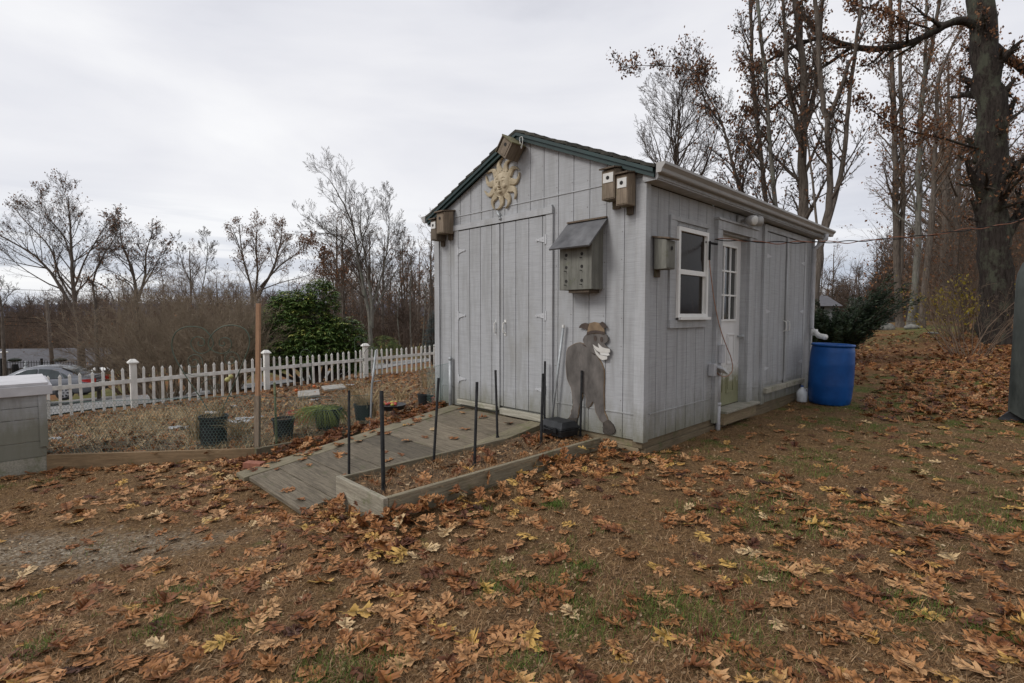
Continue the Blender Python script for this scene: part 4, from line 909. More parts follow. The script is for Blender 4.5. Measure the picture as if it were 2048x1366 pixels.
m_tuft = leaf_mat('yellow green tuft grass', [(0, (.08, .10, .02)), (.6, (.20, .25, .05)), (1, (.38, .40, .12))], .6, .2, 0)
o = strawobj('grass_plant', gg, m_tuft, pC)
# heart trellis
t = thing('heart_trellis', 'dark green wire heart trellis with scrolls standing in the tall black pot', 'trellis', pA.location); tb = pA.location.copy()
def onplane(px, py, Y): d = ray(px, py); tt = Y / d[1]; return Vector((d[0] * tt, Y, EYE + d[2] * tt)) - tb
Yt = tb.y
def spl(pp, n=7):
    out = []
    for i in range(len(pp) - 1):
        p0, p1, p2, p3 = pp[max(i - 1, 0)], pp[i], pp[i + 1], pp[min(i + 2, len(pp) - 1)]
        for k in range(n):
            u = k / n; out.append(.5 * ((2 * p1) + (p2 - p0) * u + (2 * p0 - 5 * p1 + 4 * p2 - p3) * u * u + (3 * p1 - p0 - 3 * p2 + p3) * u ** 3))
    return out + [pp[-1]]
K5 = lambda u, v: onplane(330 + u / 4.552, 600 + v / 4.552, Yt)
def spiral(cx, cy, r0, turns, a0, s, rend=.12, n=40):
    return [K5(cx + r0 * (1 - (1 - rend) * i / n) * math.cos(a0 + s * turns * 6.283 * i / n), cy + r0 * (1 - (1 - rend) * i / n) * math.sin(a0 + s * turns * 6.283 * i / n)) for i in range(n + 1)]
hm = MB()
hm.tube(spl([K5(*p) for p in [(395, 1010), (330, 900), (240, 770), (150, 630), (85, 510), (62, 400), (95, 300), (170, 252), (260, 242), (350, 262), (420, 330)]]), .0065, 5)
hm.tube(spl([K5(*p) for p in [(520, 1000), (590, 850), (660, 690), (730, 520), (765, 420), (765, 330), (720, 262), (630, 230), (530, 240), (450, 290), (405, 350)]]), .0065, 5)
m1 = MB()
m1.tube(spl([K5(*p) for p in [(420, 330), (440, 400), (400, 460), (330, 487), (265, 460), (235, 400), (255, 350), (310, 337), (355, 365), (355, 405), (325, 418), (300, 400), (310, 378)]]), .0055, 5)
m1.tube(spl([K5(*p) for p in [(405, 350), (395, 410), (440, 465), (520, 487), (580, 460), (605, 410), (590, 360), (540, 342), (500, 365), (495, 405), (525, 418), (545, 398), (530, 380)]]), .0055, 5)
for (cx, cy) in ((265, 565), (600, 540)): m1.tube([p for p in spiral(cx, cy, 80, 1.6, .3, -1)], .0045, 5)
m1.tube(spl([K5(*p) for p in [(310, 850), (330, 780), (400, 720), (480, 700)]]), .003, 5); m1.tube(spl([K5(*p) for p in [(190, 660), (260, 690), (400, 690)]]), .003, 5)
for s, cx in ((1, 410), (-1, 470)): m1.tube(spiral(cx, 795, 34, 1.3, 0, s), .003, 5)
hm.build('heart_frame', m_gwire, t); m1.build('scroll', m_gwire, t)
fr_ = MB(); q = K5(570, 725); q2 = K5(580, 700)
fr_.ell(q, (.032, .032, .030)); fr_.ell((q2.x + .01, q2.y + .03, q2.z), (.028, .028, .027)); fo = fr_.build('quince', M("yellow green fruit", (.36, .33, .12), .5, .2, 20), None, True, loc=tb); tag(fo, 'two yellow green fruits on the dry plant beside the trellis', 'fruit')
# arched wire supports
def arch(px0, px1, ptop, pbot, Y, label):
    a, b_ = onworld(px0, ptop, Y), onworld(px1, ptop, Y); bz = onworld(px0, pbot, Y).z; w_ = (b_.x - a.x) / 2; c0 = Vector(((a.x + b_.x) / 2, Y, bz))
    pts_ = [Vector((-w_, 0, -.05))] + [Vector((-w_ * math.cos(i * math.pi / 12), 0, a.z - bz - w_ + w_ * math.sin(i * math.pi / 12))) for i in range(13)] + [Vector((w_, 0, -.05))]
    mb = MB().tube(pts_, .0045, 5)
    hgt = a.z - bz
    for f in (.3, .55): mb.tube([(-w_, 0, hgt * f), (w_, 0, hgt * f)], .003, 5)
    tag(mb.build('wire_arch', m_gwire, None, loc=c0), label, 'plant support', 'arched wire plant supports by the fence')
def onworld(px, py, Y): d = ray(px, py); tt = Y / d[1]; return Vector((d[0] * tt, Y, EYE + d[2] * tt))
arch(601, 622, 699, 780, 10.3, 'dark green wire arch in front of the middle fence panel'); arch(709, 727, 673, 775, 10.0, 'tallest dark wire arch, just left of the third fence post'); arch(727, 762, 695, 772, 9.6, 'wide low wire arch around the third fence post'); arch(844, 878, 691, 770, 9.6, 'rounded wire arch nearest the shed at the right end of the fence')
# red wire baskets, tray, slabs, plastic
def basket(label, px, py, z, w, h):
    p = Vector(gz(px, py, z)); mb = MB(); r_ = w / 2
    for f, zz_ in ((1, h), (.8, h * .5), (.6, 0)): mb.tube([(r_ * f * math.cos(a * .314), r_ * f * math.sin(a * .314), zz_) for a in range(21)], .006 if f == 1 else .003, 5)
    for a in range(20): mb.tube([(r_ * math.cos(a * .314), r_ * math.sin(a * .314), h), (r_ * .6 * math.cos(a * .314 + .2), r_ * .6 * math.sin(a * .314 + .2), 0)], .004, 4)
    tag(mb.build('wire_basket', m_red, None, loc=(p.x, p.y + .1, z)), label, 'basket', 'red wire baskets in the garden')
basket('orange red wire basket between the two black pots', 594, 850, -.10, .30, .16); basket('red wire basket lying near the shed corner', 872, 808, -.02, .26, .10)
tr = Vector(gz(785, 818, -.05)); t = thing('planter_tray', 'dark oval tray of yellow and red flowers in the mulch', 'tray', tr)
MB().lathe([(.001, 0), (.17, 0), (.20, .07), (.185, .07), (.001, .06)], n=20).build('tray_body', m_blackpl, t)
m_bloom = M("yellow bloom", (.40, .36, .06), .7, .3, 20)
for k in range(14): a = rnd.uniform(0, 6.28); r_ = rnd.uniform(0, .14); MB().ell((r_ * math.cos(a), r_ * math.sin(a), .085), (.03, .03, .02), 7, 4).build('flower', m_red if k % 2 else m_bloom, t)
for (px, py, z, w_, l_, a, lb) in ((668, 788, -.20, .22, .36, 20, 'pale square slab tilted in the mulch by the fence'), (618, 800, -.20, .2, .45, 12, 'long pale broken slab in the mulch behind the grass pot')):
    p = Vector(on_ground(px, py)); lx, ly = Lc(p.x, p.y); tag(MB().box(-w_, w_, -l_ / 2, l_ / 2, 0, .05).build('paving_slab', m_slab, None, bevel=.006, loc=(p.x, p.y, gardz(lx, ly) + .01), rot=(R(6), R(-3), R(a + 10))), lb, 'slab')
m_scrap = M('dull plastic', (.34, .345, .35), .5, .35, 30, bs=.3)
PLB = ['crumpled pale plastic left of the trellis pot', 'long pale plastic strip right of the trellis pot', 'pale plastic scrap between trellis pot and tall wooden post', 'white plastic scrap in front of the first fence panel', 'small white scrap beside the garden bin', 'small pale scrap near the left border board', 'tiny white scrap behind the trellis pot', 'tiny white scrap above the pot behind the pipe', 'pale scrap under the middle fence panel', 'pale torn scrap behind the grass pot']
for (px, py, s), lb in zip(((430, 838, .16), (470, 856, .22), (500, 850, .2), (357, 872, .14), (112, 893, .08), (160, 890, .07), (468, 822, .05), (735, 803, .06), (700, 782, .1), (630, 808, .08)), PLB):
    p = on_ground(px, py); lx, ly = Lc(p[0], p[1]); zc = gardz(lx, ly); mb = MB(); n = 9; m_ = 5; vs = []; g = random.Random(int(px))
    for i in range(n):
        for j in range(m_):
            u, v_ = i / (n - 1) - .5, j / (m_ - 1) - .5; k_e = 1 - .5 * abs(v_) * abs(u); vs.append((u * s * 2.0 * k_e + g.gauss(0, s * .05), v_ * s * .8 * k_e + g.gauss(0, s * .05), .025 + g.uniform(0, .035)))
    tag(mb.add(vs, [(i * m_ + j, (i + 1) * m_ + j, (i + 1) * m_ + j + 1, i * m_ + j + 1) for i in range(n - 1) for j in range(m_ - 1)]).build('plastic_scrap', m_scrap, None, loc=(p[0], p[1], zc), rot=(0, 0, g.uniform(-.4, .8))), lb, 'plastic sheet')
# red-orange berries / small fruits on stems
for (px, py, lb) in ((593, 795, 'round orange tomato-like fruit on the ground behind the bamboo stake'), (629, 788, 'round orange fruit near the broken slab')):
    p = on_ground(px, py); lx, ly = Lc(p[0], p[1]); tag(MB().ell((0, 0, .03), (.035, .035, .032)).tube([(0, 0, .06), (.004, 0, .075)], .004, 5).build('garden_fruit', M("orange fruit", (.50, .11, .02), .4, .2, 20), None, True, loc=(p[0], p[1], gardz(lx, ly) + .05)), lb, 'fruit')

# ------------------------------------------------------------------ scattered ground cover (numpy)
def rotm(ax, ay, az):
    cx, sx, cy, sy, cz, sz = np.cos(ax), np.sin(ax), np.cos(ay), np.sin(ay), np.cos(az), np.sin(az)
    Rm = np.empty((len(ax), 3, 3)); Rm[:, 0, 0] = cz * cy; Rm[:, 0, 1] = cz * sy * sx - sz * cx; Rm[:, 0, 2] = cz * sy * cx + sz * sx
    Rm[:, 1, 0] = sz * cy; Rm[:, 1, 1] = sz * sy * sx + cz * cx; Rm[:, 1, 2] = sz * sy * cx - cz * sx; Rm[:, 2, 0] = -sy; Rm[:, 2, 1] = cy * sx; Rm[:, 2, 2] = cy * cx
    return Rm
def scatter(T, F, pos, rot, sc, col):
    """instances of template T verts, F faces."""
    V = np.einsum('nij,vj->nvi', rot, T) * sc[:, None, None] + pos[:, None, :]; n = len(pos)
    Fa = (F[None] + (np.arange(n) * len(T))[:, None, None]).reshape(-1, F.shape[1])
    return V.reshape(-1, 3), Fa, np.repeat(col, len(T))
def oak_leaf(seed):
    """lobed oak leaf, length 1 along x: left and right outline strips joined to the midrib."""
    g = random.Random(seed); nl = g.choice([3, 3, 2]); out = [(0, .012, 0), (.12, .03, .10)]; w0 = g.uniform(.32, .44)
    for k in range(nl):
        c = .15 + .62 * k / nl; st = .62 / nl; wd = w0 * ((.70, 1.05, .78)[k] if nl == 3 else (.85, 1.)[k]); fw = .05 + .06 * k; sn = .085 + .02 * k
        out += [(c + st * .06, sn, c), (c + st * .18, wd * .50, c + st * .18), (c + st * .28 + fw * .7, wd * .82, c + st * .32), (c + st * .34 + fw * 1.1, wd, c + st * .44),
                (c + st * .50 + fw * .8, wd * .72, c + st * .55), (c + st * .66 + fw, wd * .74, c + st * .64), (c + st * .68 + fw * .4, wd * .42, c + st * .76), (c + st * .88, sn + .01, c + st * .89)]
    out += [(.80, .09, .82), (.84, .18, .86), (.95, .20, .90), (.93, .09, .94), (.99, .03, .98)]
    V = []; F = []; strong = g.random() < .3; cu = g.uniform(-.4, .5); cv = g.uniform(-.3, .7) if not strong else g.uniform(1.2, 2.6); tw = g.uniform(-.45, .45)
    def bend(x, y): return (x - .5, y, -cu * (x - .5) ** 2 * .55 + cv * y * y * .8 + tw * (x - .5) * y * .8 + .03 * math.sin(x * 11 + seed) * min(1, abs(y) * 6) + .02)
    n = len(out)
    for (x, y, m_) in out: V.append(bend(m_, 0))
    for s in (1, -1):
        o = len(V); kk = g.uniform(.85, 1.12); sh = g.uniform(-.03, .03)
        for i, (x, y, m_) in enumerate(out): V.append(bend(x + sh * (0 < i < n - 2) + g.uniform(-.012, .012), s * y * kk * g.uniform(.92, 1.08)))
        for i in range(n - 1): F += [(i, i + 1, o + i + 1), (i, o + i + 1, o + i)]
    o = len(V); V += [bend(1.03, 0)]; F += [(n - 1, 2 * n - 1, o), (n - 1, 3 * n - 1, o)]
    o = len(V); V += [(-.5, .010, .03), (-.5, -.010, .03), (-.68, .006, .06)]; F += [(o, o + 1, o + 2)]
    return np.array(V), np.array(F)
LT = [oak_leaf(s) for s in range(18)]
for _V, _F in LT: assert len(_V)
def dseg(px, py, ax, ay, bx, by):
    vx, vy = bx - ax, by - ay; t_ = max(0, min(1, ((px - ax) * vx + (py - ay) * vy) / (vx * vx + vy * vy))); return math.hypot(px - ax - vx * t_, py - ay - vy * t_)
def blocked(lx, ly):
    if lx > -.02 and -.02 < ly < SW + .02 and lx < SL: return True
    if -2.55 < lx < 0 and .45 < ly < 1.16: return True
    if -2.76 < lx < 0 and 1.16 <= ly < 2.88: return True
    if lx < -4.03 and 4.82 < ly < 5.9: return True
    return False
def in_garden(lx, ly):
    y0 = lerp_tab(lx, [(-6.2, 6.4), (-4.05, 4.84), (-2.30, 3.48), (-.05, 3.40), (-.02, 3.30), (6, 3.30)]); return y0 < ly < 9.45
places = []
def addleaf(x, y, z, tilt=.25, size=None, c=None):
    s = size or rnd.triangular(.055, .18, .115)
    if c is None: c = min(1, max(0, rnd.gauss(.56, .21))) if rnd.random() > .025 else rnd.uniform(.86, 1)
    places.append((x, y, z + .004, rnd.gauss(0, tilt), rnd.gauss(0, tilt), rnd.uniform(0, 6.28), s, c))
cnt = 0
BA, BB = W(-2.55, .45), W(0, .45); BC = W(-2.55, 1.16)
for _try in range(29000):
    Y = 1.2 + 15 * rnd.random() ** 1.25; X = rnd.uniform(-1.08, 1.08) * (Y + .3); lx, ly = Lc(X, Y)
    if blocked(lx, ly) or ly > 9.3: continue
    if in_garden(lx, ly): continue
    cl_ = .5 + .5 * noise.noise((X * .55, Y * .55, 9)); cl2 = .5 + .5 * noise.noise((X * 1.9, Y * 1.9, 2))
    dens = .10 + .8 * max(0, cl_ - .48) + .8 * max(0, cl2 - .56)
    db = min(dseg(X, Y, *BA[:2], *BB[:2]), dseg(X, Y, *BA[:2], *BC[:2])); dens += 1.1 * math.exp(-(db / .45) ** 2)
    dens += .75 * math.exp(-(dseg(X, Y, *W(-4.05, 4.8)[:2], *W(-2.3, 3.45)[:2]) / .4) ** 2) + .4 * math.exp(-(dseg(X, Y, *W(-2.8, 2.9)[:2], *W(-2.8, 1.3)[:2]) / .5) ** 2)
    if X > 1.0 and Y < 6: dens += .28 * sm(.8, 2.4, X)
    if ly < -1 and lx > 3: dens += 1.4 * sm(3, 5, lx) * sm(-1, -2.2, ly)
    if Y > 9 and X > 6: dens += .6
    if -2.6 < ly < 0 and lx > .3: dens *= .28
    dg = ((X + 3.05) / 1.5) ** 2 + ((Y - 3.45) / .42) ** 2
    if dg < 1.2: dens *= .25
    if rnd.random() > dens: continue
    z = gh(X, Y); pile = .10 * math.exp(-(db / .28) ** 2) * rnd.random() ** .7
    addleaf(X, Y, z + pile + rnd.uniform(0, .012), .22 + 1.5 * pile / .1 * .3); cnt += 1
for _ in range(60):     # leaves blown onto the ramp
    lx = rnd.uniform(-2.7, -.1); ly = rnd.uniform(1.2, 2.85)
    if rnd.random() < .5: ly = 2.85 - abs(rnd.gauss(0, .15)); 
    p = W(lx, ly); addleaf(p[0], p[1], rz0(lx) + .006, .12)
for _ in range(330):    # drift between ramp and border
    lx = rnd.uniform(-2.7, 0); ly = 3.15 + rnd.gauss(0, .13)
    if ly < 2.9: ly = 2.9
    if ly > 3.4: ly = 3.38
    p = W(lx, ly); addleaf(p[0], p[1], max(gh(*p[:2]), rz0(lx) - .06) + rnd.uniform(.0, .06), .4, c=min(1, max(0, rnd.gauss(.36, .17))))
for _ in range(190):    # leaves in the bed
    lx = rnd.uniform(-2.48, -.04); ly = rnd.uniform(.52, 1.1); 
    if rnd.random() > .35 + .6 * sm(-1.0, -.2, lx) + .3 * sm(-2.1, -2.5, lx): continue
    p = W(lx, ly); addleaf(p[0], p[1], bedz(lx, ly) + rnd.uniform(0, .03), .4, c=min(1, max(0, rnd.gauss(.42, .17))))
for _ in range(4200):   # in the garden
    lx = rnd.uniform(-4.3, 4.8); ly = 3.5 + 5.8 * rnd.random()
    if not in_garden(lx, ly) or (lx > -.05 and ly < 3.32): continue
    p = W(lx, ly); addleaf(p[0], p[1], gardz(lx, ly) + rnd.uniform(0, .03), .5, rnd.uniform(.05, .12), min(1, max(0, rnd.gauss(.52, .2))))
for _ in range(3600):
    Y = rnd.uniform(8.5, 21); X = Y * rnd.uniform(.60, 1.02)
    if Lc(X, Y)[0] < SL + 1.2 or rnd.random() < .25 + .6 * (noise.noise((X * .5, Y * .5, 8)) < -.1): continue
    addleaf(X, Y, gh(X, Y) + rnd.uniform(0, .03), .4, c=min(1, max(0, rnd.gauss(.45, .2))))
for _ in range(2800):   # deep drift on the right slope
    Y = rnd.uniform(6.5, 17); X = Y * rnd.uniform(.68, 1.05); 
    if Lc(X, Y)[1] > -.8: continue
    addleaf(X, Y, gh(X, Y) + rnd.uniform(0, .03), .4, c=min(1, max(0, rnd.gauss(.42, .2))))
P = np.array(places); app = P[:, 6] / np.maximum(.5, np.hypot(np.hypot(P[:, 0], P[:, 1]), EYE))
k_ = np.abs(P[:, 0]) / np.maximum(P[:, 1], .1); vis = (k_ < 1.02) & ((EYE - P[:, 2]) / P[:, 1] < .72)
order = np.argsort(-np.where(vis, app, 0)); top300 = order[:300]; rest = order[300:]
# individuals: nearest three hundred leaves
NAMES = [(.24, 'dark red brown oak leaf lying on the lawn in the foreground', 'dark red brown foreground oak leaves'), (.42, 'russet brown oak leaf lying on the lawn in the foreground', 'russet foreground oak leaves'),
         (.58, 'orange brown oak leaf lying on the lawn in the foreground', 'orange brown foreground oak leaves'), (.86, 'light tan oak leaf lying on the lawn in the foreground', 'light tan foreground oak leaves'), (1.01, 'yellow or straw coloured oak leaf lying on the lawn in the foreground', 'yellow foreground oak leaves')]
cache = {}
for n_, i in enumerate(top300):
    x, y, z, ax, ay, az, s, c = places[i]; kx = (n_ % 18, int(c * 8) / 8 + .06)
    if kx not in cache:
        V, F = LT[kx[0]]; o = npmesh('fallen_leaf', V, F, m_oakleaf, np.full(len(V), min(1, kx[1]))); cache[kx] = o.data
    else: o = bpy.data.objects.new('fallen_leaf', cache[kx]); COL.objects.link(o)
    o.location = (x, y, z); o.rotation_euler = (ax * .6, ay * .6, az); o.scale = (s, s, s)
    for lim, lb, gp in NAMES:
        if min(1, kx[1]) < lim: tag(o, lb, 'fallen leaf', gp); break
Vs, Fs, Cs, off = [], [], [], 0
for v_ in range(18):
    idx = rest[np.arange(len(rest)) % 18 == v_]; q = P[idx]; T, F = LT[v_]
    V, Fa, C_ = scatter(T, F, q[:, :3], rotm(q[:, 3], q[:, 4], q[:, 5]), q[:, 6], q[:, 7]); Vs.append(V); Fs.append(Fa + off); Cs.append(C_); off += len(V)
tag(npmesh('leaf_litter', np.concatenate(Vs), np.concatenate(Fs), m_oakleaf, np.concatenate(Cs)), 'brown oak leaf litter spread over lawn, bed and ramp edges', 'leaf litter', kind='stuff')

def blades(name, pts, mat, hmin, hmax, wd, lean, label, cat, colr=(0, 1)):
    n = len(pts); pts = np.array(pts); h = nr.uniform(hmin, hmax, n); az = nr.uniform(0, 2 * np.pi, n); w_ = wd * nr.uniform(.5, 1.4, n)
    el0 = np.clip(nr.normal(1.45 - lean, .35, n), .08, 1.5); el1 = el0 - np.abs(nr.normal(.25, .2, n)) * min(1.3, lean); tz = nr.normal(0, .28, n)
    def D(e, a): return np.stack([np.cos(a) * np.cos(e), np.sin(a) * np.cos(e), np.sin(e)], 1)
    s = np.stack([-np.sin(az), np.cos(az), np.zeros(n)], 1); H = h[:, None]
    b0 = pts; mid = b0 + D(el0, az) * H * .5; tp = mid + D(el1, az + tz) * H * .5; tp[:, 2] = np.maximum(tp[:, 2], b0[:, 2] + .003)
    V = np.stack([b0 - s * w_[:, None], b0 + s * w_[:, None], mid + s * w_[:, None] * .8, mid - s * w_[:, None] * .8, tp], 1).reshape(-1, 3)
    k = np.arange(n)[:, None] * 5; F = np.concatenate([k + np.array([[0, 1, 2]]), k + np.array([[0, 2, 3]]), k + np.array([[3, 2, 4]])], 0)
    c = nr.uniform(colr[0], colr[1], n); return tag(npmesh(name, V, F, mat, np.repeat(c, 5)), label, cat, kind='stuff')
gp = []; gpg = []
def gpatch(X, Y): return noise.noise((X * 1.3, Y * 1.3, 21)) + .35 * noise.noise((X * 4.5, Y * 4.5, 5))
while len(gp) < 330000:
    Y = 1.1 + 7.5 * rnd.random() ** 1.7; X = rnd.uniform(-1.05, 1.05) * (Y + .2); lx, ly = Lc(X, Y)
    if blocked(lx, ly) or in_garden(lx, ly) or ly > 9: continue
    dg = ((X + 3.05) / 1.5) ** 2 + ((Y - 3.45) / .42) ** 2 + 1.2 * noise.noise((X * 4, Y * 4, 0))
    if dg < 1 and rnd.random() < .9: continue
    if noise.noise((X * 2.1, Y * 2.1, 31)) < -.25 and rnd.random() < .5: continue
    gp.append((X, Y, gh(X, Y) - .002))
    if gpatch(X, Y) > .40 - .06 * max(-1, min(X, 3.5)) and rnd.random() < .6: gpg.append((X, Y, gh(X, Y) - .002))
blades('dead_grass', gp, m_deadgrass, .018, .075, .0010, 1.2, 'matted dead brown grass of the lawn', 'grass')
for (px, py, s, n_) in ((1109, 1012, .05, 500), (956, 1025, .05, 250), (1040, 1335, .06, 300), (985, 1180, .05, 250), (1060, 1175, .06, 300), (1165, 1255, .08, 500), (1290, 1230, .12, 700), (1350, 1215, .1, 500), (320, 1255, .05, 300), (480, 1250, .08, 250), (45, 1208, .05, 150), (1540, 1150, .1, 500), (1450, 1270, .15, 800), (1170, 1140, .05, 300)):
    p = on_ground(px, py)
    for _ in range(n_): X, Y = p[0] + rnd.gauss(0, s), p[1] + rnd.gauss(0, s); gpg.append((X, Y, gh(X, Y)))
blades('green_grass', gpg, m_greengrass, .02, .055, .0013, .55, 'small patches of green grass in the dead lawn', 'grass')
m_mulch2 = leaf_mat('leaf crumbs', [(0, (.06, .036, .018)), (.5, (.19, .115, .058)), (.85, (.34, .23, .125)), (1, (.46, .35, .22))], .8, 0, 0)
lc = []
while len(lc) < 24000:
    Y = 1.1 + 9 * rnd.random() ** 1.5; X = rnd.uniform(-1.05, 1.05) * (Y + .2); lx, ly = Lc(X, Y)
    if blocked(lx, ly) or in_garden(lx, ly) or ly > 9: continue
    lc.append((X, Y, gh(X, Y) + rnd.uniform(.001, .010)))
lc = np.array(lc); n = len(lc); T = np.array([(-.5, -.22, 0), (.1, -.38, .08), (.55, .05, 0), (.1, .30, .12), (-.4, .2, .02)]); F = np.array([(0, 1, 2), (0, 2, 3), (0, 3, 4)])
V, Fa, C_ = scatter(T, F, lc, rotm(nr.normal(0, .35, n), nr.normal(0, .35, n), nr.uniform(0, 6.28, n)), nr.uniform(.007, .026, n), np.clip(nr.normal(.5, .24, n), 0, 1))
tag(npmesh('leaf_crumbs', V, Fa, m_mulch2, C_), 'small crumbled leaf fragments in the dead grass', 'leaf litter', kind='stuff')
# mulch chips and dry stalks in the garden and the bed
mp_ = []
for _ in range(9000):
    lx = rnd.uniform(-4.3, 5); ly = 3.5 + 5.9 * rnd.random()
    if in_garden(lx, ly): p = W(lx, ly); mp_.append((p[0], p[1], gardz(lx, ly) + rnd.uniform(0, .012)))
for _ in range(900):
    lx = rnd.uniform(-2.48, -.04); ly = rnd.uniform(.51, 1.1); p = W(lx, ly); mp_.append((p[0], p[1], bedz(lx, ly) + rnd.uniform(0, .01)))
mp_ = np.array(mp_); n = len(mp_); T = np.array([(-.5, -.15, 0), (.5, -.2, 0), (.55, .15, .1), (-.45, .2, .05)]); F = np.array([(0, 1, 2, 3)])
V, Fa, C_ = scatter(T, F, mp_, rotm(nr.normal(0, .5, n), nr.normal(0, .4, n), nr.uniform(0, 6.28, n)), nr.uniform(.015, .05, n), np.clip(nr.normal(.5, .25, n), 0, 1))
tag(npmesh('mulch', V, Fa, m_mulch, C_), 'pale wood chip and leaf mulch covering the garden', 'mulch', kind='stuff')
st_ = []
for (cx, cy, sx, sy, n_) in ((-2.9, 6.4, .7, .8, 3200), (-2.6, 7.6, .8, .6, 3000), (-1.3, 6.3, .6, .8, 900), (-2.2, 4.1, .4, .3, 700), (-1.2, 3.9, .8, .25, 900), (-.6, 4.6, .6, .8, 700), (.8, 5.2, .8, .8, 500), (-2.6, 4.9, .5, .3, 600)):
    for _ in range(int(n_ * 1.3)):
        lx, ly = rnd.gauss(cx, sx), rnd.gauss(cy, sy)
        if in_garden(lx, ly) and not (lx > -.05 and ly < 3.35): p = W(lx, ly); st_.append((p[0], p[1], gardz(lx, ly)))
blades('dried_stalks', st_, m_straw, .06, .24, .0022, 1.0, 'straw coloured dead stalks tangled across the garden', 'dead plants')
bs_ = []
for _ in range(6500):
    lx = rnd.uniform(-2.5, -.1); ly = rnd.choice([rnd.gauss(.52, .03), rnd.uniform(.5, 1.1)]); p = W(lx, min(max(ly, .47), 1.1)); bs_.append((p[0], p[1], .07))
blades('dried_straw', bs_, m_deadgrass, .03, .10, .0012, 1.1, 'thin straw lying over the planter bed soil', 'straw')
# tall rangy dry stems (bare rose canes) near the pots
for (px, py, z, n_, h, sp__, lb) in [(a_, b_, c_, int(d_ * 2), e_ * 1.1, f_ * 1.2, g_) for a_, b_, c_, d_, e_, f_, g_ in ((395, 880, -.15, 30, .75, .35, 'dry brown stems leaning beside the trellis pot'), (735, 835, -.05, 45, .75, .45, 'tangle of dry canes behind the corner rods'), (800, 800, -.05, 20, .5, .4, 'sparse dry canes in front of the small pot'), (690, 820, -.1, 22, .5, .3, 'dry canes right of the grass pot'), (600, 812, -.1, 10, .35, .2, 'red leaved dry stems behind the bamboo stake'), (857, 775, .0, 16, .6, .25, 'thin dry canes by the shed corner'), (480, 870, -.12, 40, .35, .3, 'straw coloured clump left of the tall wooden post'))]:
    p = Vector(gz(px, py, z)); tag(strawobj('dead_plant', stalks(n_, sp__, h, .0042, droop=.35, seg=6, base=.12), m_straw, None, (p.x, p.y, z)), lb, 'dead plant')

# ------------------------------------------------------------------ trees
def tubes_np(groups):
    """groups: {(npts,sides): [(pts, radii), ...]} -> V, F"""
    Vs, Fs, off = [], [], 0
    for (k, n), L in groups.items():
        Pp = np.array([a for a, _ in L], dtype=float); Rr = np.array([r for _, r in L], dtype=float); B = len(L)
        T = np.empty_like(Pp); T[:, 1:-1] = Pp[:, 2:] - Pp[:, :-2]; T[:, 0] = Pp[:, 1] - Pp[:, 0]; T[:, -1] = Pp[:, -1] - Pp[:, -2]
        T /= np.linalg.norm(T, axis=2, keepdims=True) + 1e-9
        ref = np.zeros((B, 1, 3)); ax = np.argmin(np.abs(T[:, k // 2]), axis=1); ref[np.arange(B), 0, ax] = 1
        U = np.cross(T, ref); U /= np.linalg.norm(U, axis=2, keepdims=True) + 1e-9; Wv = np.cross(T, U)
        a = np.arange(n) * 2 * np.pi / n
        V = Pp[:, :, None, :] + Rr[:, :, None, None] * (np.cos(a)[None, None, :, None] * U[:, :, None, :] + np.sin(a)[None, None, :, None] * Wv[:, :, None, :])
        I = (np.arange(B * k * n) + off).reshape(B, k, n); J = np.roll(I, -1, 2)
        F = np.stack([I[:, :-1], J[:, :-1], J[:, 1:], I[:, 1:]], -1).reshape(-1, 4); Vs.append(V.reshape(-1, 3)); Fs.append(F); off += V.size // 3
    return np.concatenate(Vs), np.concatenate(Fs)
def nrm(v): l = math.sqrt(v[0] ** 2 + v[1] ** 2 + v[2] ** 2) + 1e-9; return (v[0] / l, v[1] / l, v[2] / l)
